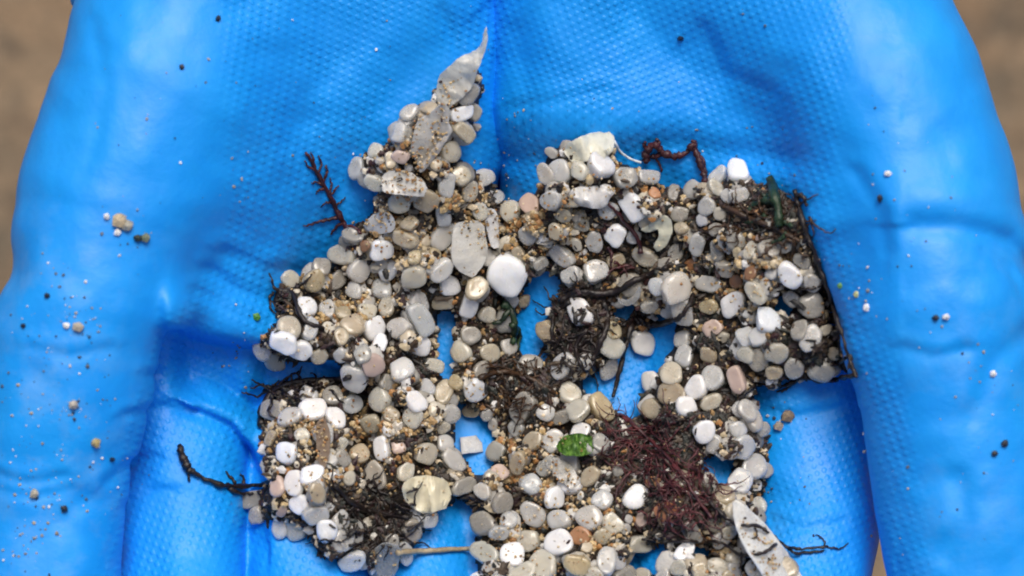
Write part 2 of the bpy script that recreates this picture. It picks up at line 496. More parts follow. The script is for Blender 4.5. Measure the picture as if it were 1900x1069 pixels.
    k1 = np.minimum(k + 1, ins.shape[2] - 1)
    I, J = np.indices(has.shape)
    a, b = D[I, J, k], D[I, J, k1]
    top = f.z[k] + np.where(has, a / np.where(a - b == 0, 1, a - b), 0) * RES
    top = np.where(has, top, -200)
    TOPS.append((f.x, f.y, top))
    # grip pattern coordinates and the area it covers
    px, py = mm2px(V[:, 0], V[:, 1], V[:, 2])
    x, y = V[:, 0], V[:, 1]
    if side == 'L':
        bx = np.interp(py, [0, 400, 470, 620, 850, 1069, 1300], [415, 425, 415, 285, 225, 190, 190])
        mask = 1 / (1 + np.exp(-(px - bx) / 7))
        ang = math.radians(-24)
        u = x * math.cos(ang) - y * math.sin(ang); v = x * math.sin(ang) + y * math.cos(ang)
        u = u + 0.010 * (y - 10) ** 2 * (y > 10) * 0.3; v = v * 0.92
    else:
        bx = np.interp(py, [0, 300, 480, 600, 800, 1069, 1300], [1570, 1555, 1575, 1640, 1690, 1725, 1725])
        mask = 1 / (1 + np.exp((px - bx) / 9))
        ang = math.radians(22)
        u = x * math.cos(ang) - y * math.sin(ang); v = x * math.sin(ang) + y * math.cos(ang)
        wv = np.exp(-((py - 225) / 60) ** 2) / (1 + np.exp((px - 1230) / 50))
        v = v + 3.2 * wv * np.sin((py - 225) / 60); u = u + 1.6 * wv
    mask *= 0.55 + 0.45 / (1 + np.exp(-(V[:, 2] + 10)))
    mask *= 1 / (1 + np.exp((V[:, 1] - 62) / 1.5)) * 1 / (1 + np.exp(-(V[:, 2] + 22) / 2))
    me = mesh_np('glove', np.stack([V[:, 0] / 1000, V[:, 1] / 1000, Z0 + V[:, 2] / 1000], 1), Fq)
    add_attr(me, 'grip_uv', 'FLOAT_VECTOR', np.stack([u * math.pi / 0.98, v * math.pi / 1.06, 0 * u], 1))
    add_attr(me, 'grip_mask', 'FLOAT', mask)
    if side == 'L': du = np.exp(-((px - 100) / 130) ** 2) / (1 + np.exp(-(py - 450) / 50)) + 0.5 * np.exp(-((px - 240) / 90) ** 2 - ((py - 420) / 60) ** 2)
    else: du = 0.5 * np.exp(-((px - 1800) / 120) ** 2) / (1 + np.exp(-(py - 450) / 60)) + 0.4 * np.exp(-((px - 1480) / 70) ** 2 - ((py - 1000) / 80) ** 2)
    add_attr(me, 'dust', 'FLOAT', du)
    return me

gl = empty('rubber_glove', W((-50, 95, -14)))
tag(gl, 'blue rubber glove on the left, its thumb dusted with sand and black grit', 'glove', 'pair of cupped blue gloves')
mesh_obj('hand_skin', build_glove('L'), M_GLOVE, gl)
gr = empty('rubber_glove', W((50, 95, -14)))
tag(gr, 'blue rubber glove on the right, its thumb smooth and nearly clean', 'glove', 'pair of cupped blue gloves')
mesh_obj('hand_skin', build_glove('R'), M_GLOVE, gr)

# loose gathered fold of the cuff that peeks out behind the left wrist
def tube(pts, radii, sides=8, closed=True):
    pts = [Vector(p) for p in pts]
    V, F = [], []
    up = Vector((0.13, 0.21, 0.97))
    for i, p in enumerate(pts):
        t = (pts[min(i + 1, len(pts) - 1)] - pts[max(i - 1, 0)])
        t = t.normalized() if t.length > 1e-9 else Vector((1, 0, 0))
        a = t.cross(up)
        a = a.normalized() if a.length > 1e-6 else Vector((1, 0, 0))
        b = t.cross(a).normalized()
        for s in range(sides):
            w = 2 * math.pi * s / sides
            V.append(tuple(p + radii[i] * (math.cos(w) * a + math.sin(w) * b)))
    for i in range(len(pts) - 1):
        for s in range(sides):
            q = i * sides
            F.append((q + s, q + (s + 1) % sides, q + sides + (s + 1) % sides, q + sides + s))
    me = bpy.data.meshes.new('tube')
    n = len(V)
    if closed:
        F.append(tuple(range(sides))[::-1]); F.append(tuple(range(n - sides, n)))
    me.from_pydata([tuple(W(v)) for v in V], [], F)
    for p in me.polygons: p.use_smooth = True
    me.update()
    return me

fold_pts = []
for px, py, z in ((162, 32, -13), (158, 8, -13), (160, -30, -12), (185, -90, -10), (240, -170, -8), (330, -260, -6)):
    x, y = px2mm(px, py, z); fold_pts.append((x, y, z))
cf = mesh_obj('cuff_fold', tube(fold_pts, [0.6, 2.6, 4.4, 6.5, 8, 8], 16), M_GLOVE, gl)
cf['label'] = 'dark gathered cuff fold behind the wrist'

# ------------------------------------------------------------------ height map of everything lying in the hands
HR = 0.5
HX = np.arange(-100, 100, HR); HY = np.arange(-58, 58, HR)
def resample(x, y, top):
    i = np.clip((HX - x[0]) / RES, 0, len(x) - 1.001); j = np.clip((HY - y[0]) / RES, 0, len(y) - 1.001)
    okx = (HX >= x[0]) & (HX <= x[-1]); oky = (HY >= y[0]) & (HY <= y[-1])
    i0, j0 = i.astype(int), j.astype(int); a, b = (i - i0)[:, None], (j - j0)[None, :]
    T = (top[np.ix_(i0, j0)] * (1 - a) * (1 - b) + top[np.ix_(i0 + 1, j0)] * a * (1 - b) + top[np.ix_(i0, j0 + 1)] * (1 - a) * b + top[np.ix_(i0 + 1, j0 + 1)] * a * b)
    return np.where(okx[:, None] & oky[None, :], T, -200)
H0 = np.maximum(*[resample(*t) for t in TOPS])
XX, YY = np.meshgrid(HX, HY, indexing='ij')
PXg, PYg = mm2px(XX, YY, np.clip(H0, -40, 40) + 2)

def inpoly(px, py, poly):
    r = np.zeros(px.shape, bool)
    n = len(poly)
    for i in range(n):
        x0, y0 = poly[i]; x1, y1 = poly[(i + 1) % n]
        if y0 == y1: continue
        c = (y0 > py) != (y1 > py)
        r ^= c & (px < (x1 - x0) * (py - y0) / (y1 - y0) + x0)
    return r

def blur(A, s):
    r = int(3 * s) + 1
    k = np.exp(-0.5 * (np.arange(-r, r + 1) / s) ** 2); k /= k.sum()
    A = np.apply_along_axis(lambda v: np.convolve(np.pad(v, r, 'edge'), k, 'valid'), 0, A)
    return np.apply_along_axis(lambda v: np.convolve(np.pad(v, r, 'edge'), k, 'valid'), 1, A)

OUT = [(890, 110), (892, 160), (880, 240), (850, 265), (858, 315), (905, 330), (935, 380), (985, 372), (1010, 340), (1015, 290),
       (1062, 258), (1125, 255), (1140, 300), (1190, 312), (1215, 345), (1290, 350), (1320, 330), (1385, 330), (1400, 350),
       (1475, 372), (1503, 440), (1538, 550), (1562, 620), (1582, 690), (1500, 702), (1400, 712), (1400, 760), (1425, 830), (1425, 900),
       (1400, 945), (1425, 1000), (1470, 1069), (1490, 1110), (880, 1110), (882, 1000), (880, 940), (850, 920), (800, 965), (760, 1030), (725, 1064),
       (640, 1045), (585, 1036), (575, 990), (480, 955), (455, 930), (500, 890), (492, 850), (484, 780), (510, 725), (640, 700),
       (620, 668), (500, 672), (480, 650), (490, 620), (525, 600), (515, 530), (595, 500), (650, 455), (648, 420), (695, 400), (695, 340),
       (660, 320), (670, 285), (735, 255), (750, 205), (795, 195), (815, 140)]
GAPS = [[(812, 578), (848, 575), (848, 640), (838, 715), (808, 700)],
        [(838, 720), (870, 765), (918, 790), (915, 870), (882, 888), (845, 835)],
        [(985, 512), (1040, 502), (1045, 535), (1010, 600), (1015, 680), (972, 662), (955, 580)],
        [(1205, 612), (1262, 585), (1252, 650), (1200, 722), (1192, 772), (1150, 780), (1130, 752), (1085, 735), (1072, 690), (1130, 690), (1165, 640)],
        [(1138, 555), (1182, 558), (1172, 602), (1142, 596)], [(1205, 588), (1258, 562), (1255, 585), (1215, 600)],
        [(1305, 842), (1370, 845), (1352, 905), (1308, 893)], [(1165, 1020), (1240, 1008), (1240, 1060), (1160, 1072)],
        [(1280, 1008), (1322, 1010), (1320, 1042), (1284, 1040)], [(1428, 548), (1476, 548), (1470, 590), (1430, 582)],
        [(1238, 300), (1278, 300), (1278, 335), (1238, 332)]]
mask = inpoly(PXg, PYg, OUT)
gap = np.zeros(mask.shape, bool)
for g in GAPS: gap |= inpoly(PXg, PYg, g)
core = mask & ~gap
core = (blur(core.astype(float), 1.5) + 0.16 * vnoise2(PXg, PYg, 17, 61) + 0.07 * vnoise2(PXg, PYg, 8, 62)) > 0.5
core &= blur((mask & ~gap).astype(float), 2.0) > 0.2
mb = blur(core.astype(float), 5) ; mb2 = blur(core.astype(float), 1.6)
Tb = 7.0 * np.clip((mb - 0.38) / 0.62, 0, 1) ** 0.8 * np.clip((mb2 - 0.35) / 0.5, 0, 1)
Tb += (0.6 * vnoise2(PXg, PYg, 40, 11) + 0.35 * vnoise2(PXg, PYg, 16, 12)) * (Tb > 0.3)
Tb = np.where(core, Tb, 0)
Tb = np.where(gap & (mb2 < 0.5), 0, Tb)

DARK = [(690, 965, 105, 75, 1.0), (955, 715, 105, 55, 1.0), (1075, 590, 70, 90, 1.0), (1210, 830, 130, 95, 0.9), (1250, 950, 110, 70, 0.9),
        (1430, 400, 95, 60, 0.9), (1490, 650, 100, 60, 0.8), (560, 640, 60, 40, 0.7), (540, 730, 80, 40, 0.9), (1200, 470, 70, 40, 0.6), (530, 545, 30, 40, 0.9), (1330, 610, 70, 70, 0.6)]
dark = np.zeros(mask.shape)
for x, y, rx, ry, a in DARK:
    rx, ry = rx * 0.88, ry * 0.88
    dark = np.maximum(dark, a * np.exp(-(((PXg - x) / rx) ** 2 + ((PYg - y) / ry) ** 2) ** 1.5))

voidn = vnoise2(PXg, PYg, 34, 77) + 0.5 * vnoise2(PXg, PYg, 15, 78)
dark = np.maximum(dark, 0.7 / (1 + np.exp(-(voidn - 0.7) / 0.2)) * (PYg > 330))  # dark patches painting deep shadow and black organic matter between pellets
def hidx(x, y):
    return np.clip(((x - HX[0]) / HR).round().astype(int), 0, len(HX) - 1), np.clip(((y - HY[0]) / HR).round().astype(int), 0, len(HY) - 1)
def tint_for(d, n, r):
    tan = np.array([[0.40, 0.28, 0.13], [0.50, 0.38, 0.21], [0.28, 0.18, 0.08], [0.58, 0.48, 0.33], [0.34, 0.17, 0.06]])
    drk = np.array([[0.012, 0.009, 0.006], [0.022, 0.014, 0.008], [0.045, 0.026, 0.014], [0.009, 0.011, 0.008], [0.03, 0.010, 0.010]])
    a, b = tan[r.integers(0, 5, n)], drk[r.integers(0, 5, n)]
    w = r.random(n) < np.clip(d * 1.1 + 0.05, 0, 0.90)
    return np.where(w[:, None], b, a) * r.uniform(0.75, 1.2, (n, 1))

# the bed of wet sediment under the pellets
ok = Tb > 0.1
Hb = np.where(ok, H0 + Tb, H0 - 0.6)
idm = np.full(mask.shape, -1)
cell = ok[:-1, :-1] | ok[1:, :-1] | ok[1:, 1:] | ok[:-1, 1:]
cell &= (H0[:-1, :-1] > -100) & (H0[1:, :-1] > -100) & (H0[1:, 1:] > -100) & (H0[:-1, 1:] > -100)
use = np.zeros(mask.shape, bool)
use[:-1, :-1] |= cell; use[1:, :-1] |= cell; use[1:, 1:] |= cell; use[:-1, 1:] |= cell
idm[use] = np.arange(use.sum())
Vb = np.stack([XX[use] / 1000, YY[use] / 1000, Z0 + Hb[use] / 1000], 1)
ci = np.argwhere(cell)
Fb = np.stack([idm[ci[:, 0], ci[:, 1]], idm[ci[:, 0] + 1, ci[:, 1]], idm[ci[:, 0] + 1, ci[:, 1] + 1], idm[ci[:, 0], ci[:, 1] + 1]], 1)
me = mesh_np('sediment', Vb, Fb)
dk = np.clip(dark[use] * 1.2, 0, 1)[:, None]
tb = np.array([[0.05, 0.032, 0.017]]) * (1 - dk) + np.array([[0.014, 0.010, 0.007]]) * dk
add_attr(me, 'tint', 'FLOAT_COLOR', np.concatenate([tb, np.ones((len(tb), 1))], 1))
bed = mesh_obj('wet_sediment', me, M_SED)
tag(bed, 'dark wet sediment holding the heap of pellets together', 'sediment', kind='stuff')

H = np.maximum(H0, np.where(ok, Hb, -200))
IDM = np.full(H.shape, -1)

# ------------------------------------------------------------------ pellet shapes
def pellet_mesh(k, nu=24, nv=12):
    r = np.random.default_rng(100 + k)
    kind = k % 4
    ph = r.uniform(0, 6.28, 8)
    lon = np.arange(nu) / nu * 2 * np.pi
    lat = -np.pi / 2 + np.pi * np.arange(nv + 1) / nv
    LA, LO = np.meshgrid(lat, lon, indexing='ij')
    e1 = (0.42, 0.46, 0.40, 0.6)[kind]
    cl = np.abs(np.cos(LA)) ** e1
    sl = np.sign(np.sin(LA)) * np.abs(np.sin(LA)) ** e1
    rad = 1 + 0.06 * np.sin(2 * LO + ph[0]) + 0.045 * np.sin(3 * LO + ph[1]) + 0.03 * np.sin(4 * LO + ph[2]) + 0.02 * np.sin(6 * LO + ph[6])
    ex = (1.0, 1.0, 0.72, 1.0)[kind]
    sp = lambda q: np.sign(q) * np.abs(q) ** ex
    x, y = cl * rad * sp(np.cos(LO)) * (1, 1, 1.1, 1)[kind], cl * rad * sp(np.sin(LO)) * r.uniform(*((0.86, 1.0), (0.86, 1.0), (0.62, 0.8), (0.8, 1.0))[kind])
    z = sl * (0.58, 0.54, 0.60, 0.58)[kind]
    if kind in (1, 2): z = z - np.sign(z) * np.where(z > 0, 0.16, 0.08) * np.exp(-(cl / 0.6) ** 2)
    V = np.stack([x, y, z], -1).reshape(-1, 3)
    for _ in range(3):                       # blunt cut faces
        nrm = r.normal(0, 1, 3) * np.array([1, 1, 0.25]); nrm /= np.linalg.norm(nrm)
        ext = (V @ nrm).max(); lim = ext * r.uniform(0.78, 0.95)
        d = V @ nrm - lim
        V = V - np.where(d > 0, d * 0.85, 0)[:, None] * nrm
    V[:, 2] += 0.05 * np.sin(3.1 * V[:, 0] + ph[4]) * np.cos(2.7 * V[:, 1] + ph[5])
    V += 0.03 * np.sin(5 * V[:, [1, 2, 0]] + ph[3])
    F = [(j * nu + i, j * nu + (i + 1) % nu, (j + 1) * nu + (i + 1) % nu, (j + 1) * nu + i) for j in range(nv) for i in range(nu)]
    me = bpy.data.meshes.new('pellet')
    me.from_pydata((V / 1000).tolist(), [], F)
    bm = bmesh.new(); bm.from_mesh(me)
    bmesh.ops.remove_doubles(bm, verts=bm.verts, dist=1e-7)
    bmesh.ops.recalc_face_normals(bm, faces=bm.faces)
    bm.to_mesh(me); bm.free()
    for p in me.polygons: p.use_smooth = True
    return me
NV = 20
PM = {}
for mk, mt in (('w', M_WHITE), ('c', M_CLOUD), ('s', M_STONE)):
    PM[mk] = []
for k in range(NV):
    base = pellet_mesh(k)
    for mk, mt in (('w', M_WHITE), ('c', M_CLOUD), ('s', M_STONE)):
        m2 = base.copy(); m2.materials.append(mt); PM[mk].append(m2)

TONE = {'W': ((0.93, 0.925, 0.92), 'w', 'white'), 'G': ((0.865, 0.85, 0.81), 'c', 'cloudy grey'), 'C': ((0.86, 0.80, 0.665), 'c', 'cream coloured'),
        'T': ((0.70, 0.60, 0.44), 'c', 'tan'), 'D': ((0.55, 0.53, 0.48), 'c', 'dark grey'), 'O': ((0.40, 0.17, 0.06), 's', 'orange brown'),
        'P': ((0.56, 0.42, 0.36), 's', 'dull pink'), 'Y': ((0.68, 0.57, 0.36), 'c', 'yellowish')}

# positions read off the photograph (zoom tiles): x, y, diameter, tone
def tile(ox, oy, s, L):
    return [(ox + a / s, oy + b / s, d / s, t) for a, b, d, t in L]
HAND = []
HAND += tile(640, 280, 3.34, [
    (80, 110, 130, 'G'), (290, 190, 150, 'G'), (420, 210, 150, 'G'), (340, 320, 150, 'C'), (500, 310, 150, 'T'), (630, 210, 120, 'G'), (770, 250, 120, 'C'),
    (860, 170, 135, 'G'), (610, 400, 120, 'G'), (230, 620, 150, 'W'), (265, 740, 125, 'W'), (85, 740, 140, 'G'), (230, 860, 130, 'G'),
    (1030, 380, 140, 'C'), (1140, 510, 135, 'G'), (590, 740, 140, 'G'), (650, 840, 145, 'W'), (770, 960, 135, 'W'), (880, 1015, 120, 'C'),
    (430, 660, 95, 'Y'), (430, 780, 150, 'C'), (450, 950, 150, 'G'), (780, 740, 110, 'C'), (1210, 700, 95, 'D'), (500, 560, 85, 'T'), (560, 640, 80, 'Y'),
    (400, 450, 100, 'T'), (940, 290, 100, 'G'), (1080, 640, 90, 'T')])
HAND += tile(640, 30, 3.5625, [
    (425, 640, 125, 'G'), (365, 770, 125, 'G'), (855, 640, 110, 'C'), (690, 900, 150, 'C'), (80, 1010, 130, 'G'), (205, 890, 120, 'C'), (370, 930, 110, 'P'),
    (560, 610, 100, 'T'), (300, 950, 100, 'T'), (600, 980, 90, 'T'), (770, 645, 130, 'W')])
HAND += tile(440, 400, 2.486, [
    (245, 295, 88, 'C'), (315, 425, 115, 'W'), (415, 435, 90, 'G'), (540, 350, 85, 'G'), (600, 440, 85, 'C'), (530, 510, 100, 'T'),
    (630, 520, 120, 'W'), (655, 595, 90, 'W'), (750, 520, 120, 'G'), (845, 600, 100, 'W'), (760, 710, 115, 'G'), (850, 480, 130, 'G'),
    (1035, 630, 105, 'C'), (1100, 810, 115, 'W'), (540, 745, 130, 'G'), (620, 690, 110, 'P'), (660, 850, 110, 'C'), (350, 895, 115, 'W'), (455, 935, 105, 'W'),
    (245, 930, 105, 'G'), (165, 900, 105, 'D'), (330, 830, 90, 'G'), (820, 850, 110, 'G'), (870, 790, 85, 'G'), (280, 1030, 105, 'C'), (950, 975, 65, 'C'),
    (640, 930, 95, 'T'), (1150, 915, 65, 'G'), (400, 240, 85, 'D'), (460, 300, 90, 'D'), (590, 140, 50, 'O'), (580, 640, 90, 'D'), (1010, 770, 70, 'Y'), (480, 560, 75, 'T'),
    (490, 450, 70, 'Y'), (420, 520, 60, 'C'), (1180, 960, 60, 'G')])
HAND += tile(440, 400, 2.486, [(235, 520, 110, 'C'), (120, 620, 100, 'G'), (180, 670, 100, 'C'), (215, 585, 110, 'W'), (295, 622, 100, 'W')])
HAND += tile(900, 400, 2.486, [
    (350, 165, 110, 'G'), (395, 275, 95, 'G'), (510, 260, 120, 'G'), (740, 190, 110, 'C'), (880, 170, 80, 'D'), (1035, 320, 105, 'G'), (1145, 410, 110, 'W'),
    (1035, 420, 85, 'Y'), (440, 445, 120, 'W'), (580, 600, 125, 'C'), (725, 585, 120, 'W'), (880, 340, 140, 'G'), (1270, 480, 90, 'C'), (1260, 665, 110, 'C'), (1205, 640, 85, 'C'),
    (1165, 760, 110, 'P'), (1050, 750, 110, 'G'), (975, 795, 105, 'W'), (930, 885, 100, 'W'), (1015, 1000, 100, 'W'), (860, 730, 105, 'C'), (765, 765, 105, 'W'),
    (920, 650, 100, 'G'), (910, 570, 85, 'G'), (1200, 560, 95, 'G'), (390, 820, 105, 'C'), (180, 395, 65, 'T'), (1150, 990, 100, 'G'), (1210, 900, 95, 'G'),
    (760, 420, 70, 'D'), (1100, 560, 60, 'C'), (350, 930, 80, 'D'), (590, 530, 80, 'Y'), (800, 330, 90, 'G')])
HAND += tile(440, 700, 2.896, [
    (265, 410, 120, 'W'), (780, 385, 125, 'W'), (1010, 415, 130, 'C'), (870, 380, 85, 'P'), (660, 410, 120, 'T'), (600, 545, 75, 'C'), (215, 590, 105, 'P'),
    (310, 570, 125, 'W'), (400, 525, 115, 'W'), (340, 685, 110, 'W'), (85, 655, 125, 'D'), (110, 740, 105, 'D'), (230, 810, 105, 'G'), (315, 820, 110, 'C'), (480, 820, 125, 'W'),
    (555, 770, 110, 'G'), (1160, 450, 125, 'G'), (640, 830, 100, 'D'), (960, 130, 115, 'W'), (945, 215, 110, 'C'), (830, 890, 90, 'D'), (720, 250, 110, 'T'),
    (1300, 930, 130, 'C'), (620, 990, 130, 'G'), (700, 785, 60, 'C'), (350, 320, 95, 'C'), (560, 360, 80, 'C'), (180, 330, 80, 'T'), (520, 610, 70, 'Y'), (240, 720, 60, 'P'), (560, 440, 90, 'D')])
HAND += tile(860, 700, 2.714, [
    (540, 545, 125, 'W'), (460, 605, 118, 'W'), (700, 620, 105, 'G'), (870, 605, 130, 'W'), (350, 690, 125, 'G'), (485, 720, 125, 'G'), (480, 835, 145, 'W'), (110, 890, 130, 'C'),
    (400, 950, 150, 'C'), (300, 985, 130, 'C'), (245, 895, 125, 'W'), (720, 930, 125, 'G'), (590, 800, 95, 'O'), (815, 765, 55, 'W'), (830, 715, 45, 'W'), (960, 530, 80, 'O'),
    (1215, 275, 110, 'W'), (1400, 350, 130, 'G'), (1380, 265, 95, 'G'), (1460, 215, 110, 'G'), (1460, 450, 130, 'G'), (1390, 530, 130, 'G'), (1520, 470, 80, 'G'), (1260, 335, 85, 'G'),
    (1480, 640, 85, 'C'), (280, 430, 110, 'T'), (350, 320, 95, 'T'), (640, 500, 100, 'T'), (180, 480, 90, 'P'), (100, 570, 90, 'G'), (230, 720, 95, 'G'), (700, 800, 80, 'T'), (900, 720, 70, 'P'),
    (1400, 160, 90, 'G'), (1500, 260, 80, 'D'), (1085, 960, 85, 'C'), (180, 780, 90, 'G'), (780, 470, 60, 'D'), (620, 860, 60, 'T'), (1200, 1000, 80, 'C'), (1330, 1020, 80, 'T')])
HAND += tile(980, 220, 3.34, [
    (110, 345, 125, 'G'), (195, 325, 150, 'G'), (150, 215, 85, 'G'), (450, 290, 155, 'W'), (140, 505, 130, 'G'), (600, 365, 140, 'D'), (745, 365, 120, 'G'),
    (1025, 440, 130, 'G'), (1175, 360, 120, 'G'), (1300, 325, 135, 'W'), (1310, 475, 120, 'G'), (1160, 430, 105, 'C'), (1080, 625, 90, 'W'), (1190, 590, 85, 'C'), (650, 545, 165, 'W'),
    (755, 630, 140, 'C'), (545, 725, 140, 'W'), (655, 730, 95, 'G'), (1050, 775, 135, 'G'), (1170, 690, 100, 'D'), (1175, 820, 100, 'D'), (1220, 930, 110, 'D'),
    (1510, 960, 85, 'G'), (1620, 970, 155, 'W'), (1580, 790, 90, 'D'), (210, 850, 140, 'G'), (170, 700, 95, 'T'), (220, 600, 95, 'T'), (330, 655, 95, 'T'), (540, 880, 110, 'T'),
    (940, 590, 110, 'D'), (950, 680, 90, 'T'), (1010, 905, 80, 'O'), (1290, 1010, 85, 'O'), (1380, 960, 80, 'O'), (300, 780, 80, 'C'), (780, 470, 80, 'O'), (1500, 640, 60, 'C'),
    (1640, 650, 55, 'C'), (1440, 740, 60, 'P'), (1300, 830, 60, 'Y'), (480, 420, 110, 'G'), (900, 460, 90, 'D'), (1240, 480, 90, 'G'), (1700, 880, 100, 'D')])
HAND += tile(1300, 300, 2.43, [
    (500, 650, 125, 'D'), (500, 800, 115, 'G'), (545, 945, 100, 'D'), (345, 860, 95, 'C'), (420, 930, 90, 'D'), (620, 870, 60, 'T'), (260, 790, 85, 'G'), (380, 370, 80, 'D'), (560, 760, 60, 'C'),
    (450, 760, 80, 'D'), (600, 940, 60, 'D'), (330, 950, 70, 'T'), (300, 715, 115, 'W')])
HAND += [(1338, 1000, 34, 'G'), (1366, 1034, 36, 'C'), (1396, 1050, 34, 'G'), (1330, 1052, 36, 'C'), (1362, 1066, 36, 'G'), (1414, 1074, 34, 'C'), (1300, 1064, 34, 'T'), (1352, 988, 28, 'T')]
SPECIAL = []   # (label override, x, y, diameter, tone, category)
BIG = (941, 509, 76, 'W')
HAND.append(BIG)

# thin out doublets that two tiles both listed
kept = []
for h in reversed(HAND):
    if all(math.hypot(h[0] - q[0], h[1] - q[1]) > 0.34 * min(h[2], q[2]) for q in kept): kept.append(h)
HAND = kept[::-1]
n_hand = len(HAND)

# smaller ones filling the heap between and below them
fill = []
wts = [('G', .34), ('C', .2), ('T', .16), ('D', .18), ('W', .05), ('P', .03), ('Y', .04)]
tries = 0
while len(fill) < 120 and tries < 30000:
    tries += 1
    x, y = rng.uniform(440, 1600), rng.uniform(60, 1090)
    mx, my = px2mm(x, y, -2)
    i, j = hidx(np.array(mx), np.array(my))
    if not core[i, j] or mb2[i, j] < 0.6: continue
    d = rng.uniform(32, 50)
    if any(math.hypot(x - q[0], y - q[1]) < 34 for q in fill): continue
    if any(math.hypot(x - q[0], y - q[1]) < 0.40 * (d + q[2]) for q in HAND): continue
    if rng.random() < 1.4 * dark[i, j]: continue
    u, t = rng.random(), 'G'
    for tt, w in wts:
        if u < w: t = tt; break
        u -= w
    if dark[i, j] > 0.5 and t in 'GCW': t = 'D'
    fill.append((x, y, d, t))
PELLETS = fill + sorted(HAND, key=lambda q: (q[3] == 'W') * 1.0 + rng.random() * 0.6)

placed = []
def settle(px, py, R, tz, soft=62, maxtilt=30, extra=9, footscale=1.0):
    """rest a disc of radius R (mm) on the height map; returns centre, normal"""
    z = 0.0
    for _ in range(4):
        x, y = px2mm(px, py, z)
        i, j = hidx(np.array(x), np.array(y)); z = float(H[i, j]) + tz
        if z < -100: z = 0
    n = int(R / HR) + 1
    i, j = int(i), int(j)
    sl = (slice(max(i - n, 0), i + n + 1), slice(max(j - n, 0), j + n + 1))
    X, Y, Hh = XX[sl] - x, YY[sl] - y, H[sl]
    inn = (X * X + Y * Y < (R * footscale) ** 2) & (Hh > -100)
    if inn.sum() < 6: return None
    A = np.stack([X[inn], Y[inn], np.ones(inn.sum())], 1)
    co, *_ = np.linalg.lstsq(A, Hh[inn], rcond=None)
    gxx, gyy = co[0] * 0.75 + rng.normal(0, math.tan(math.radians(extra))), co[1] * 0.75 + rng.normal(0, math.tan(math.radians(extra)))
    g = math.hypot(gxx, gyy); mg = math.tan(math.radians(maxtilt))
    if g > mg: gxx, gyy = gxx * mg / g, gyy * mg / g
    q = np.sqrt(np.clip(1 - (X * X + Y * Y) / (R * R), 0, 1))
    plane = gxx * X + gyy * Y
    need = Hh[inn] - (plane[inn] - tz * q[inn])
    zc = float(np.percentile(need, soft))
    return (x, y, zc), (gxx, gyy), sl, inn, plane, q

def stamp(k, s, tz):
    (x, y, zc), g, sl, inn, plane, q = s
    topz = zc + plane + tz * q
    m = inn & (topz > H[sl])
    H[sl] = np.where(m, topz, H[sl])
    IDM[sl] = np.where(m, k, IDM[sl])

# a buried layer of pellets under the countable ones
under = []
tries = 0
while len(under) < 190 and tries < 6000:
    tries += 1
    x, y = rng.uniform(440, 1600), rng.uniform(60, 1095)
    mx, my = px2mm(x, y, -2)
    i, j = hidx(np.array(mx), np.array(my))
    if not core[i, j] or mb2[i, j] < 0.55 or rng.random() < 1.5 * dark[i, j]: continue
    R = rng.uniform(34, 50) / 20; th = rng.uniform(0.5, 0.66)
    sR = settle(x, y, R, R * th)
    if sR is None: continue
    stamp(-1, sR, R * th)
    under.append((sR[0], sR[1], R, th, 'GGCDDTG'[int(rng.integers(0, 7))]))

for k, (px, py, d, t) in enumerate(PELLETS):
    R = d / 20.0 * 1.10
    th = rng.uniform(0.40, 0.56)
    s = settle(px, py, R, R * th)
    if s is None: placed.append(None); continue
    stamp(k, s, R * th)
    placed.append((s[0], s[1], R, th, t, (px, py)))

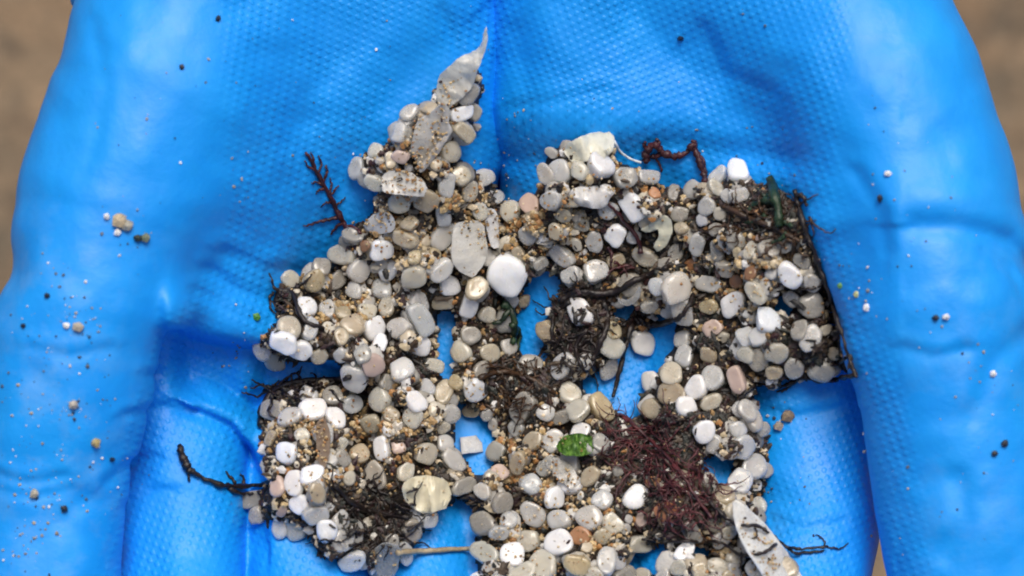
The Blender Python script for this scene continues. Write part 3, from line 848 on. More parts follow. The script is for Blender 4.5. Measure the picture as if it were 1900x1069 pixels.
# ------------------------------------------------------------------ shards, plates and fragments
LAND = []
POLYS = []
def fragment(name, label, cat, pts, thick, color, mat, lift=0.5, curl=0.6, cut=2, seed=0, rest=70, slope=None, ruff=0.0):
    """an angular flake of plastic with the outline pts (px), laid on the heap"""
    r = random.Random(seed)
    if len(pts) > 4:
        cut2 = []
        for (xa, ya), (xb, yb) in zip(pts, pts[1:] + pts[:1]):
            f1, f2 = r.uniform(0.15, 0.25), r.uniform(0.75, 0.85)
            for f in (f1, f2): cut2.append((xa + (xb - xa) * f + r.uniform(-1, 1), ya + (yb - ya) * f + r.uniform(-1, 1)))
        pts = cut2
    POLYS.append(pts)
    px = np.array([p[0] for p in pts], float); py = np.array([p[1] for p in pts], float)
    cx, cy = px.mean(), py.mean()
    LAND.append((label, cx, cy))
    ins = inpoly(PXg, PYg, pts) & (H > -100)
    zc = float(np.percentile(H[ins], rest)) if ins.sum() else 0
    A = np.stack([XX[ins], YY[ins], np.ones(ins.sum())], 1)
    co, *_ = np.linalg.lstsq(A, H[ins], rcond=None)
    if slope is not None: co[:2] = slope
    co[:2] = np.clip(co[:2], -0.6, 0.6)
    mx, my = XX[ins].mean(), YY[ins].mean()
    off = float(np.percentile(H[ins] - co[0] * (XX[ins] - mx) - co[1] * (YY[ins] - my), rest))
    bm = bmesh.new()
    vs = []
    zz = off + lift
    for a, b in zip(px, py):
        x, y = px2mm(a, b, zz)
        z = off + lift + co[0] * (x - mx) + co[1] * (y - my)
        x, y = px2mm(a, b, z)
        vs.append(bm.verts.new((x, y, z)))
    f = bm.faces.new(vs)
    bmesh.ops.triangulate(bm, faces=[f])
    bmesh.ops.subdivide_edges(bm, edges=bm.edges, cuts=cut, use_grid_fill=True)
    bmesh.ops.triangulate(bm, faces=bm.faces)
    for v in bm.verts:
        p = Vector((v.co.x * 0.22, v.co.y * 0.22, seed * 3.1))
        v.co.z += curl * (noise.noise(p) * 2.4 + 0.8 * noise.noise(p * 3.3)) + ruff * noise.noise(p * 5.5)
        v.co.x += 0.12 * noise.noise(p * 7 + Vector((9, 0, 0))); v.co.y += 0.12 * noise.noise(p * 7 + Vector((0, 9, 0)))
    bmesh.ops.recalc_face_normals(bm, faces=bm.faces)
    if sum(fc.normal.z for fc in bm.faces) < 0: bmesh.ops.reverse_faces(bm, faces=bm.faces)
    fl = bm.faces[:]
    ex = bmesh.ops.extrude_face_region(bm, geom=fl, use_keep_orig=True)
    for v in [g for g in ex['geom'] if isinstance(g, bmesh.types.BMVert)]: v.co.z -= thick
    zc = sum(v.co.z for v in bm.verts) / len(bm.verts)
    x, y = px2mm(cx, cy, zc)
    o0 = W((x, y, zc))
    for v in bm.verts: v.co = W(v.co) - o0
    bmesh.ops.recalc_face_normals(bm, faces=bm.faces)
    me = bpy.data.meshes.new(name); bm.to_mesh(me); bm.free()
    for p in me.polygons: p.use_smooth = True
    me.set_sharp_from_angle(angle=math.radians(50))
    o = mesh_obj(name, me, mat, None, o0)
    o.color = tuple(color) + (1,)
    tag(o, label, cat)
    top = off + lift + co[0] * (XX - mx) + co[1] * (YY - my) + 0.1
    m = ins & (top > H)
    H[m] = top[m]; IDM[m] = 99999
    return o

G7 = lambda L: [(640 + a / 3.5625, 30 + b / 3.5625) for a, b in L]
F6 = lambda L: [(640 + a / 3.34, 280 + b / 3.34) for a, b in L]
E5 = lambda L: [(980 + a / 3.34, 220 + b / 3.34) for a, b in L]
fragment('plastic_shard', 'long pointed grey plastic shard at the top, wedged between the two palms', 'shard',
         G7([(935, 55), (918, 110), (905, 175), (860, 225), (770, 262), (690, 335), (615, 400), (598, 520), (625, 640), (700, 600), (770, 545), (845, 465), (885, 340), (925, 240), (945, 150)]),
         0.5, (0.66, 0.64, 0.57), M_FILM, 0.8, 0.9, 3, 1, 85, (0.05, 0.25))
fragment('plastic_shard', 'pale needle-tipped shard pointing down below the long grey shard', 'shard',
         G7([(470, 690), (560, 640), (660, 560), (700, 640), (675, 790), (590, 900), (505, 1035), (478, 985), (430, 880)]), 0.6, (0.72, 0.68, 0.61), M_FILM, 0.9, 0.5, 2, 2, 85)
fragment('plastic_sliver', 'narrow upright pale sliver along the right edge of the needle-tipped shard', 'sliver',
         G7([(655, 790), (690, 800), (600, 930), (500, 1045), (482, 1010), (560, 900)]), 0.5, (0.70, 0.64, 0.56), M_STONE, 1.3, 0.1, 1, 3, 90)
fragment('plastic_plate', 'large oblong translucent grey plate left of the big round white pellet', 'plate',
         F6([(665, 480), (700, 440), (860, 430), (890, 640), (860, 700), (800, 790), (720, 760), (660, 690)]), 0.9, (0.80, 0.78, 0.71), M_FILM, 0.9, 0.5, 2, 4, 85)
fragment('plastic_sliver', 'upright white sliver above the big round white pellet', 'sliver',
         F6([(865, 385), (920, 350), (955, 420), (960, 600), (915, 610), (880, 500)]), 0.9, (0.66, 0.66, 0.66), M_WHITE, 0.8, 0.3, 1, 5, 80)
fragment('plastic_plate', 'flat six-cornered pale plate on the left beside the feathery sprig', 'plate',
         F6([(110, 455), (190, 380), (270, 375), (315, 430), (300, 500), (210, 520), (140, 500)]), 1.2, (0.84, 0.83, 0.80), M_FILM, 1.0, 0.3, 2, 6, 80)
fragment('plastic_plate', 'square grey film flake near the top of the upper left mound', 'plate',
         F6([(240, 130), (400, 120), (520, 220), (480, 290), (310, 270), (220, 250)]), 0.4, (0.76, 0.74, 0.68), M_FILM, 0.8, 0.5, 2, 7, 75)
fragment('plastic_fragment', 'crumpled pale fragment at the upper edge of the heap, a fibre at its corner', 'fragment',
         E5([(215, 210), (250, 150), (360, 95), (490, 70), (540, 110), (530, 190), (480, 250), (360, 260), (290, 285)]), 1.0, (0.68, 0.67, 0.55), M_STONE, 1.0, 1.4, 3, 8, 80)
fragment('plastic_fragment', 'lumpy white oblong fragment below the crumpled pale one', 'fragment',
         E5([(240, 480), (290, 420), (400, 425), (500, 400), (545, 450), (500, 510), (470, 560), (380, 560), (300, 530)]), 1.8, (0.74, 0.73, 0.71), M_WHITE, 1.0, 1.0, 2, 9, 80)
fragment('plastic_fragment', 'curved cream rind in the middle of the upper right mound', 'fragment',
         E5([(690, 690), (760, 650), (820, 590), (880, 610), (900, 680), (870, 780), (800, 830), (775, 790), (815, 720), (800, 680), (740, 710)]), 1.0, (0.70, 0.69, 0.53), M_STONE, 1.0, 0.6, 2, 10, 80)
fragment('plastic_plate', 'small square white plate lying on bare blue glove in the middle', 'plate',
         [(853, 812), (893, 806), (896, 838), (856, 843)], 0.9, (0.70, 0.71, 0.72), M_WHITE, 0.4, 0.15, 2, 11, 80)
fragment('plastic_fragment', 'pale yellow spongy clump beside the dark weed at lower left', 'fragment',
         [(745, 900), (765, 885), (800, 882), (830, 892), (838, 925), (825, 945), (790, 955), (765, 945), (750, 925)], 2.2, (0.66, 0.61, 0.44), M_STONE, 1.2, 1.6, 3, 12, 85)
fragment('plastic_sliver', 'grey upright sliver at the bottom edge left of the straw', 'sliver',
         [(690, 1020), (715, 1005), (745, 1015), (740, 1050), (722, 1085), (700, 1075)], 0.8, (0.42, 0.42, 0.38), M_CLOUD, 0.8, 0.3, 1, 13, 80)
fragment('plastic_shard', 'oblong grey shard leaning below the green algae scrap', 'shard',
         [(1008, 862), (1030, 846), (1060, 862), (1078, 895), (1062, 912), (1040, 892)], 1.5, (0.55, 0.54, 0.51), M_CLOUD, 1.0, 0.4, 2, 14, 80)
fragment('plastic_sheet', 'white triangular plastic sheet in the bottom right corner of the heap', 'sheet',
         [(1358, 924), (1385, 940), (1412, 962), (1452, 1012), (1488, 1068), (1505, 1100), (1440, 1100), (1408, 1060), (1378, 1010), (1362, 970)], 0.7, (0.66, 0.66, 0.62), M_WHITE, 1.2, 0.5, 3, 15, 80)
fragment('bark_flake', 'narrow dark brown bark flake upright in the lower left mound', 'bark',
         [(585, 785), (602, 772), (612, 800), (612, 850), (600, 875), (588, 850)], 1.5, (0.11, 0.062, 0.028), M_STONE, 1.2, 0.3, 1, 16, 85)
fragment('plastic_fragment', 'white crescent sliver arching over a small blue gap', 'fragment',
         [(1146, 552), (1165, 558), (1178, 545), (1186, 528), (1190, 545), (1180, 562), (1162, 568), (1148, 562)], 0.9, (0.66, 0.64, 0.58), M_CLOUD, 1.4, 0.2, 1, 17, 90)
fragment('stone_chip', 'orange stone chip lodged in the maroon weed bush', 'stone',
         [(1212, 945), (1232, 930), (1260, 938), (1262, 958), (1236, 968), (1218, 962)], 2.0, (0.36, 0.13, 0.05), M_STONE, 1.6, 0.8, 2, 18, 90)

# ------------------------------------------------------------------ put the visible pellets into the scene with their labels
LANDMARKS = [('the long grey shard', 850, 165), ('the needle-tipped shard', 790, 255), ('the big round white pellet', 941, 509), ('the oblong translucent plate', 870, 455),
             ('the crumpled pale fragment', 1085, 270), ('the red weed loop', 1250, 285), ('the curved cream rind', 1230, 440), ('the green weed tips', 1450, 360),
             ('the green algae scrap', 1068, 826), ('the square white plate', 874, 825), ('the spongy yellow clump', 795, 918), ('the maroon weed bush', 1240, 880),
             ('the white triangular sheet', 1400, 1010), ('the straw', 810, 1022), ('the black twig', 430, 895), ('the green bead', 477, 588),
             ('the feathery red sprig', 605, 360), ('the black weed knot', 1085, 600), ('the bark flake', 600, 825), ('the big white crescent', 1170, 555), ('the black weed strand', 1490, 705)]
LANDMARKS[19] = ('the white crescent sliver', 1170, 555)
vis = np.bincount(IDM[(IDM >= 0) & (IDM < 90000)].ravel(), minlength=len(PELLETS))
show = []
for k, p in enumerate(placed):
    if p is None: continue
    area = math.pi * (p[2] / HR) ** 2
    if vis[k] < max(7, 0.16 * area): continue
    px, py = p[5]
    if not (-10 < py < 1085): continue
    if p[4] != 'W' and any(inpoly(np.array(px), np.array(py), q) for q in POLYS[:14]): continue
    show.append(k)
show.sort(key=lambda k: -vis[k])
show_all = list(show); show = show[:300]
ORD = ['nearest', 'second nearest', 'third nearest', 'fourth nearest', 'fifth nearest', 'sixth nearest', 'seventh nearest', 'eighth nearest', 'ninth nearest', 'tenth nearest']
NAMED = {}
def name_at(x, y, label):
    k = min(show, key=lambda q: math.hypot(placed[q][5][0] - x, placed[q][5][1] - y))
    if math.hypot(placed[k][5][0] - x, placed[k][5][1] - y) < 14: NAMED[k] = label
name_at(941, 509, 'biggest round white pellet, in the middle of the heap')
BIGK = min(show, key=lambda q: math.hypot(placed[q][5][0] - 941, placed[q][5][1] - 509))
name_at(1369, 317, 'bright round white pellet at the upper right edge of the heap')
name_at(1077, 579, 'white pellet ringed by black weed in the centre')
name_at(1143, 437, 'bright white angular pellet left of the curved cream rind')
name_at(1175, 383, 'large white pellet above the curved cream rind')
name_at(1465, 510, 'white ring-like pellet in the dark weed at the right edge')
name_at(568, 571, 'white pellet just above the small cluster at the left edge')
name_at(873, 226, 'white pellet stuck to the lower end of the long grey shard')
name_at(882, 726, 'squarish white pellet beside a blue gap in the centre')
groups = {}
for k in show:
    if k in NAMED: continue
    px, py = placed[k][5]
    li = min(range(len(LANDMARKS)), key=lambda q: math.hypot(LANDMARKS[q][1] - px, LANDMARKS[q][2] - py))
    dx, dy = px - LANDMARKS[li][1], py - LANDMARKS[li][2]
    dr = ('right of' if dx > 0 else 'left of') if abs(dx) > abs(dy) else ('below' if dy > 0 else 'above')
    groups.setdefault((placed[k][4], li, dr), []).append((math.hypot(dx, dy), k))
LAB = dict(NAMED)
for (t, li, dr), L in groups.items():
    for n, (_, k) in enumerate(sorted(L)):
        noun = 'pebble' if t in 'TOPY' else 'pellet'
        if len(L) == 1: LAB[k] = f'only {TONE[t][2]} {noun} directly {dr} {LANDMARKS[li][0]}'
        else: LAB[k] = f'{TONE[t][2]} {noun}, {ORD[min(n, 9)]} such one {dr} {LANDMARKS[li][0]}'
rest = [placed[k][:5] for k in show_all[300:]]
tv, tf, tc, base_n = [], [], [], 0
lows = [pellet_mesh(k, 14, 7) for k in range(8)]
lowV = [np.array([v.co[:] for v in m.vertices]) * 1000 for m in lows]
lowF = [[tuple(p.vertices) for p in m.polygons] for m in lows]
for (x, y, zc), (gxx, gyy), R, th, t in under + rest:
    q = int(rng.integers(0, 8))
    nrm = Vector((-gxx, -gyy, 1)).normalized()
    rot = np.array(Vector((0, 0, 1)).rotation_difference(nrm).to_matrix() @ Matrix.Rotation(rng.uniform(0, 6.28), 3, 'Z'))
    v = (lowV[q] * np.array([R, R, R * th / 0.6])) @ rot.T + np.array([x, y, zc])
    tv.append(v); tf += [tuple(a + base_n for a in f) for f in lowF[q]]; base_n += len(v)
    tc.append(np.tile(np.array(TONE[t][0] + (1 / 0.8,)) * 0.8 * rng.uniform(0.45, 0.95), (len(v), 1)))  # buried pellets darkened in colour for the shade deep in the gaps
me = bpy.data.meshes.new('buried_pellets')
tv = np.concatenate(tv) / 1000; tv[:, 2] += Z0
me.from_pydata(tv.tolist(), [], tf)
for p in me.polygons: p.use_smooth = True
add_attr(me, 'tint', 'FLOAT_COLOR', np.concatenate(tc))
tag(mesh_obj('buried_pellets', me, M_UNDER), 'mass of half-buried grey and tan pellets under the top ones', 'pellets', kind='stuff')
for k in show:
    (x, y, zc), (gxx, gyy), R, th, t, _ = placed[k]
    col, mk, _w = TONE[t]
    v = 4 if k == BIGK else int(rng.integers(0, NV))
    noun = 'pebble' if t in 'TOPY' else 'pellet'
    o = bpy.data.objects.new('stained_pebble' if noun == 'pebble' else 'plastic_pellet', PM[mk][v])
    nrm = Vector((-gxx, -gyy, 1)).normalized()
    rot = Vector((0, 0, 1)).rotation_difference(nrm).to_matrix() @ Matrix.Rotation(rng.uniform(0, 6.28), 3, 'Z')
    S = Matrix.Diagonal((R * rng.uniform(0.95, 1.08), R * rng.uniform(0.9, 1.04), R * th / 0.6))
    o.matrix_world = Matrix.Translation(W((x, y, zc))) @ (rot @ S).to_4x4()
    b = rng.uniform(0.76, 1.06); wm = rng.normal(0, 0.025)
    o.color = (min(col[0] * b * (1 + wm), .93), min(col[1] * b, .93), min(col[2] * b * (1 - wm), .93), 1)
    COL.objects.link(o)
    tag(o, LAB[k], noun, 'tan and brown pebbles in the heap' if noun == 'pebble' else 'plastic pellets heaped in the hands')

# ------------------------------------------------------------------ weed, twigs and fibres
Hs = blur(np.where(H > -100, H, -30), 1.2)
def hgt(px, py, src=None):
    src = Hs if src is None else src
    z = 0.0
    for _ in range(3):
        x, y = px2mm(px, py, z)
        i, j = hidx(np.array(x), np.array(y)); z = float(src[i, j])
    return z

def smooth_path(pts, n):
    P = [np.array(p, float) for p in pts]
    P = [2 * P[0] - P[1]] + P + [2 * P[-1] - P[-2]]
    out = []
    for i in range(1, len(P) - 2):
        for t in np.linspace(0, 1, n, endpoint=False):
            out.append(0.5 * ((2 * P[i]) + (-P[i - 1] + P[i + 1]) * t + (2 * P[i - 1] - 5 * P[i] + 4 * P[i + 1] - P[i + 2]) * t * t + (-P[i - 1] + 3 * P[i] - 3 * P[i + 1] + P[i + 2]) * t ** 3))
    out.append(P[-2])
    return np.array(out)

def strand(pts, r0, r1, lift=0.3, wob=1.5, n=5, sides=6, rough=0.25, bow=0.0):
    """px polyline -> tapered tube laid over the heap"""
    S = smooth_path(pts, n)
    m = len(S)
    P, Rr = [], []
    for q, (a, b) in enumerate(S):
        f = q / max(m - 1, 1)
        a += wob * random.uniform(-1, 1); b += wob * random.uniform(-1, 1)
        r = (r0 + (r1 - r0) * f) * (1 + rough * random.uniform(-1, 1)) / 10
        z = hgt(a, b) + lift + r + bow * math.sin(f * math.pi)
        x, y = px2mm(a, b, z)
        P.append((float(x), float(y), z)); Rr.append(r)
    return tube(P, Rr, sides)

def weed(name, label, cat, stems, mat, group=None, part='branch'):
    x, y = px2mm(stems[0][0][0][0], stems[0][0][0][1], 0)
    root = empty(name, W((float(x), float(y), hgt(*stems[0][0][0]))))
    tag(root, label, cat, group)
    for i, s in enumerate(stems):
        if i and len(s) > 3 and s[3].get('n') == 3:            # loose strands slip off the white pellets
            on = 0
            for a, b in s[0]:
                p, q = hidx(*[np.array(v) for v in px2mm(a, b, 2)])
                k = int(IDM[p, q])
                on += 0 <= k < 90000 and placed[k] is not None and placed[k][4] in 'WC'
            if on >= 1: continue
        me = strand(*s[:3], **(s[3] if len(s) > 3 else {}))
        mesh_obj('stem' if i == 0 else part, me, mat, root)
    return root

def tufts(cx, cy, rx, ry, n, ln, r0, seed, lift=(0, 1.2), bend=1.0, ang=None):
    r = random.Random(seed)
    out = []
    for _ in range(n):
        a = r.uniform(0, 6.28); q = math.sqrt(r.random())
        x, y = cx + rx * q * math.cos(a), cy + ry * q * math.sin(a)
        d = r.uniform(0, 6.28) if ang is None else ang + r.gauss(0, 0.6)
        pts = [(x, y)]
        L = r.uniform(0.6, 1.3) * ln
        for _k in range(4):
            d += r.gauss(0, 0.45 * bend)
            x += L / 4 * math.cos(d); y += L / 4 * math.sin(d); pts.append((x, y))
        out.append((pts, r0 * r.uniform(0.7, 1.3), r0 * 0.4, dict(lift=r.uniform(*lift), n=3, sides=5, bow=r.uniform(0, 0.8))))
    return out

weed('red_seaweed', 'feathery dark red seaweed sprig reaching left from the heap onto bare palm', 'seaweed', [
    ([(648, 432), (632, 402), (615, 370), (596, 335), (578, 300), (568, 284)], 6, 2.5, dict(lift=0.2)),
    ([(630, 405), (605, 408), (580, 416), (562, 420)], 4, 1), ([(612, 366), (622, 352), (628, 345)], 3, 1.2), ([(600, 345), (588, 338), (578, 340)], 3, 1.2),
    ([(598, 338), (606, 320), (604, 306)], 3.4, 1.5), ([(588, 318), (572, 310), (566, 300)], 3, 1.3), ([(590, 322), (596, 304), (590, 288)], 3, 1.3), ([(604, 350), (592, 352), (586, 362)], 3, 1),
    ([(620, 378), (606, 376), (596, 384)], 3, 1), ([(622, 384), (634, 374), (640, 366)], 3, 1), ([(640, 420), (660, 424), (672, 436)], 5, 2), ([(636, 414), (622, 424), (612, 436)], 4, 1.5),
    ([(584, 312), (582, 296), (576, 284)], 2.6, 1.2), ([(610, 360), (616, 345), (612, 330)], 3, 1.2)], M_RED)
weed('black_twig', 'bent black twig sticking out over the left fingers', 'twig', [
    ([(332, 826), (342, 850), (356, 874), (388, 892), (425, 902), (462, 902), (495, 896), (512, 886)], 5.5, 4.5, dict(lift=0.5, rough=0.4)),
    ([(336, 842), (346, 862), (354, 878)], 7, 6, dict(lift=0.2, rough=0.4)), ([(352, 872), (350, 886), (352, 894)], 3.5, 1.5), ([(440, 902), (428, 886), (420, 876)], 3.5, 1.5), ([(452, 900), (452, 886), (446, 880)], 3, 1.4),
    ([(420, 900), (440, 914), (470, 916)], 5, 2.5)], M_BLACK)
weed('red_seaweed', 'looping dark red seaweed at the upper right edge of the heap', 'seaweed', [
    ([(1198, 300), (1200, 282), (1215, 268), (1232, 284), (1256, 290), (1276, 280), (1286, 270), (1296, 292), (1304, 318), (1310, 340)], 7, 5.5, dict(lift=0.6, rough=0.4)),
    ([(1206, 280), (1196, 270), (1200, 262)], 5, 2), ([(1222, 276), (1222, 264), (1218, 258)], 5, 2), ([(1284, 276), (1290, 266), (1284, 262)], 6, 3), ([(1230, 284), (1212, 292), (1200, 290)], 5, 2),
    ([(1296, 290), (1306, 300), (1310, 326)], 5, 3), ([(1210, 288), (1222, 300), (1228, 318)], 4, 2)], M_RED)
weed('green_seaweed', 'dark green weed tips poking up at the upper right corner of the heap', 'seaweed', [
    ([(1446, 420), (1444, 390), (1436, 360), (1428, 328)], 8, 9, dict(lift=1.2)), ([(1440, 376), (1424, 372), (1404, 378), (1388, 392)], 8, 5), ([(1438, 366), (1418, 362), (1404, 350)], 6, 3),
    ([(1450, 410), (1470, 420), (1486, 436)], 5, 3), ([(1420, 400), (1402, 410), (1380, 412)], 6, 4), ([(1460, 430), (1448, 444), (1430, 450)], 5, 3)], M_GREEN)
weed('black_seaweed_and_shadow', 'black strand standing in for the shadow down the right edge beside the thumb', 'seaweed', [  # dark strand in place of the shadow between heap and thumb
    ([(1474, 352), (1482, 385), (1494, 425), (1508, 462), (1526, 510), (1544, 562), (1560, 615), (1576, 668), (1588, 700)], 5, 3.5, dict(lift=0.6, rough=0.4)),
    ([(1478, 362), (1490, 366), (1496, 384)], 5, 3), ([(1500, 440), (1486, 452), (1470, 458)], 5, 2.5), ([(1530, 520), (1514, 534), (1496, 536), (1470, 540)], 4, 2), ([(1560, 612), (1540, 622), (1530, 640)], 5, 2),
    ([(1572, 660), (1556, 676), (1540, 676)], 4, 2)], M_BLACK)
weed('black_seaweed_and_shadow', 'black weed strand along the lower edge of the right mound, over bare finger', 'seaweed', [
    ([(1590, 694), (1560, 702), (1520, 706), (1490, 700), (1470, 712), (1440, 718), (1410, 714), (1392, 722), (1372, 740)], 4.5, 3.5, dict(lift=0.7, rough=0.4)),
    ([(1470, 712), (1458, 724), (1440, 726)], 3, 1.5), ([(1410, 714), (1396, 706), (1386, 696)], 3, 1.5)], M_BLACK)
weed('black_seaweed_and_shadow', 'tangled black weed knot around the central blue gaps', 'seaweed', [
    ([(1040, 560), (1070, 540), (1110, 545), (1145, 540), (1180, 520), (1215, 505), (1240, 495)], 8, 5, dict(lift=0.8)),
    ([(1200, 604), (1230, 600), (1258, 590), (1276, 570), (1286, 545)], 6, 4, dict(lift=1.0)), ([(1184, 590), (1200, 604), (1215, 606)], 6, 3),
    ([(1175, 600), (1164, 630), (1156, 660), (1148, 695), (1138, 735)], 6, 3.5, dict(lift=1.0)), ([(1186, 600), (1176, 590), (1160, 600), (1138, 602)], 5, 3),
    ([(1060, 560), (1030, 580), (1024, 620), (1036, 660)], 6, 3.5), ([(1120, 560), (1128, 600), (1112, 640), (1100, 670)], 7, 4), ([(1090, 610), (1070, 640), (1080, 680), (1100, 700)], 6, 3),
    ([(1270, 604), (1300, 625), (1325, 650)], 3.5, 1.5)] + tufts(1072, 610, 48, 80, 50, 60, 2.6, 31), M_BLACK)
weed('maroon_seaweed', 'fine maroon seaweed bush spread over the lower right of the heap', 'seaweed',
     [([(1150, 770), (1200, 810), (1250, 860), (1290, 920), (1320, 960)], 4, 3, dict(lift=1.5))] + tufts(1205, 825, 95, 58, 90, 70, 1.7, 41, (0.6, 2.2), 1.2) + tufts(1260, 930, 80, 75, 110, 60, 1.8, 42, (0.6, 2.2), 1.3), M_MAROON)
weed('brown_seaweed', 'matted dark brown weed in the centre beside the squarish white pellet', 'seaweed', [([(890, 700), (930, 690), (980, 700), (1030, 730)], 6, 4)] + tufts(955, 718, 90, 45, 100, 50, 2.2, 51, (-0.2, 0.8)), M_BROWN)
weed('black_seaweed_and_shadow', 'matted black weed in the middle of the lower left mound', 'seaweed', [([(620, 900), (660, 940), (700, 950), (760, 960)], 7, 5)] + tufts(685, 955, 90, 66, 110, 55, 2.6, 61, (-0.2, 0.8)), M_BLACK)
weed('brown_seaweed', 'matted brown weed below the green tips at the right', 'seaweed', [([(1340, 380), (1380, 400), (1430, 420), (1490, 450)], 6, 4)] + tufts(1420, 415, 88, 45, 80, 50, 2.4, 71, (-0.2, 0.8)), M_BROWN)
weed('black_seaweed_and_shadow', 'thin black weed fringe along the top of the lower left mound', 'seaweed', [([(484, 790), (490, 750), (520, 720), (570, 706), (620, 705), (650, 700)], 7, 5, dict(lift=0.4))] + tufts(545, 722, 60, 18, 22, 50, 3.5, 81), M_BLACK)
weed('black_seaweed_and_shadow', 'small black weed tuft under the topmost pellet of the left edge', 'seaweed', [([(512, 560), (520, 540), (545, 548), (560, 590), (600, 610)], 6, 4)] + tufts(530, 555, 24, 34, 14, 40, 3.5, 91), M_BLACK)
weed('black_twig', 'forked black twig crossing the white triangular sheet', 'twig', [
    ([(1300, 905), (1322, 935), (1348, 962), (1374, 974), (1408, 978), (1432, 994), (1460, 1014), (1490, 1019), (1535, 1013)], 4.2, 2.6, dict(lift=1.3, rough=0.3)),
    ([(1345, 962), (1330, 956), (1316, 946)], 3.5, 2), ([(1462, 1016), (1478, 1026), (1505, 1025), (1530, 1022)], 3.6, 1.8), ([(1440, 1010), (1420, 1024), (1396, 1028), (1372, 1030), (1340, 1008), (1300, 1004), (1250, 1006), (1190, 1000)], 3.2, 2.6, dict(lift=1.2)),
    ([(1376, 1028), (1375, 1044), (1372, 1054)], 3, 1.8), ([(1530, 1014), (1528, 1000), (1512, 992)], 2, 1), ([(1534, 1014), (1556, 1018), (1574, 1008)], 2, 1), ([(1400, 978), (1404, 994), (1390, 1002)], 2.4, 1.2)], M_BLACK)
weed('red_seaweed', 'short dark red weed in the middle of the upper right mound', 'seaweed', [([(1190, 470), (1180, 440), (1150, 400), (1130, 380)], 5, 3)] + tufts(1165, 465, 50, 45, 16, 50, 3.2, 95), M_RED)
weed('green_seaweed', 'dark green weed strip hanging beside the left side of a blue gap', 'seaweed', [([(930, 560), (948, 575), (955, 605), (950, 640)], 9, 6, dict(lift=0.2)), ([(945, 575), (930, 595), (915, 600)], 6, 3), ([(950, 600), (965, 620), (960, 650)], 6, 3)], M_GREEN)
fragment('green_algae', 'bright green crumpled algae scrap in the middle of the heap', 'algae',
         [(1032, 824), (1046, 808), (1070, 803), (1096, 808), (1108, 822), (1100, 840), (1080, 847), (1052, 845), (1036, 838)], 0.5, (0.1, 0.3, 0.05), M_ALGAE, 1.2, 0.9, 9, 33, 85, None, 1.5)
weed('straw', 'thin dry straw lying across a blue gap at the bottom', 'straw', [([(738, 1026), (780, 1023), (830, 1020), (882, 1018)], 6, 4.5, dict(lift=0.6, rough=0.1, wob=0.6))], M_STRAW)
weed('plastic_fibre', 'thin white fibre curving off the crumpled pale fragment', 'fibre', [([(1140, 262), (1150, 280), (1168, 294), (1190, 302)], 2.6, 2.2, dict(lift=1.6, rough=0.05, wob=0.2))], M_FIBRE)

# ------------------------------------------------------------------ sand: uncountable grains in the heap and dusting the gloves
ICO = bmesh.new(); bmesh.ops.create_icosphere(ICO, subdivisions=1, radius=1.0)
IV = np.array([v.co[:] for v in ICO.verts]); IF = np.array([[v.index for v in f.verts] for f in ICO.faces]); ICO.free()
def grains(name, label, cat, X, Y, Z, Rr, T, r, shape=(1, 1, 1)):
    n = len(X)
    J = 1 + r.uniform(-0.28, 0.28, (n, len(IV), 1))
    sc = r.uniform(0.7, 1.25, (n, 1, 3)) * np.array(shape)
    th = r.uniform(0, 6.28, n); c, s = np.cos(th), np.sin(th)
    v = IV[None] * J * sc
    v = np.stack([v[..., 0] * c[:, None] - v[..., 1] * s[:, None], v[..., 0] * s[:, None] + v[..., 1] * c[:, None], v[..., 2]], -1) * Rr[:, None, None]
    v = v + np.stack([X, Y, Z], 1)[:, None, :]
    V = v.reshape(-1, 3) / 1000; V[:, 2] += Z0
    Fc = (IF[None] + (np.arange(n) * len(IV))[:, None, None]).reshape(-1, 3)
    me = mesh_np(name, V, Fc, False)
    add_attr(me, 'tint', 'FLOAT_COLOR', np.repeat(np.concatenate([T, np.ones((n, 1))], 1), len(IV), 0))
    o = mesh_obj(name, me, M_GRAIN)
    return tag(o, label, cat, kind='stuff')

cand = np.argwhere(core & (PYg < 1095))
r = np.random.default_rng(21)
n = 50000
sel = cand[r.integers(0, len(cand), n)]
X = HX[sel[:, 0]] + r.uniform(-.25, .25, n); Y = HY[sel[:, 1]] + r.uniform(-.25, .25, n)
ii, jj = hidx(X, Y)
onp = IDM[ii, jj] >= 0
TAN = [(770, 410, 70, 60), (745, 470, 60, 60), (1060, 420, 60, 55), (620, 570, 80, 45), (690, 800, 110, 60), (610, 880, 60, 30), (960, 850, 70, 55), (1350, 520, 75, 50), (1090, 985, 60, 50), (1020, 930, 60, 60), (890, 720, 30, 30), (1420, 470, 60, 40), (780, 300, 50, 40), (990, 410, 60, 40), (960, 1000, 60, 40), (1380, 1030, 60, 40), (1365, 1045, 50, 50), (1330, 1020, 40, 40), (800, 275, 40, 50), (835, 185, 18, 40), (560, 780, 50, 60), (870, 380, 60, 50), (1180, 330, 60, 30)]
tanm = np.zeros(n)
for x, y, a, b in TAN: tanm = np.maximum(tanm, np.exp(-((PXg[ii, jj] - x) / a) ** 2 - ((PYg[ii, jj] - y) / b) ** 2))
keep = np.where(onp, r.random(n) < np.where(IDM[ii, jj] > 90000, 0.03 + 0.5 * tanm, 0.006 + 0.15 * tanm), r.random(n) < 0.55 + 0.45 * tanm)
X, Y, ii, jj, onp = X[keep], Y[keep], ii[keep], jj[keep], onp[keep]
n = len(X)
Rr = np.where(onp, r.uniform(0.12, 0.32, n), r.gamma(4, 0.085, n).clip(0.14, 0.8))
grains('beach_sand', 'coarse sand and dark grit filling the gaps between the pellets', 'sand', X, Y, H[ii, jj] + Rr * 0.35, Rr, tint_for(np.clip(np.maximum(dark[ii, jj], 0.62 - 1.0 * tanm[keep]), 0, 1) * np.where(onp, 0.0, 1), n, r), r)

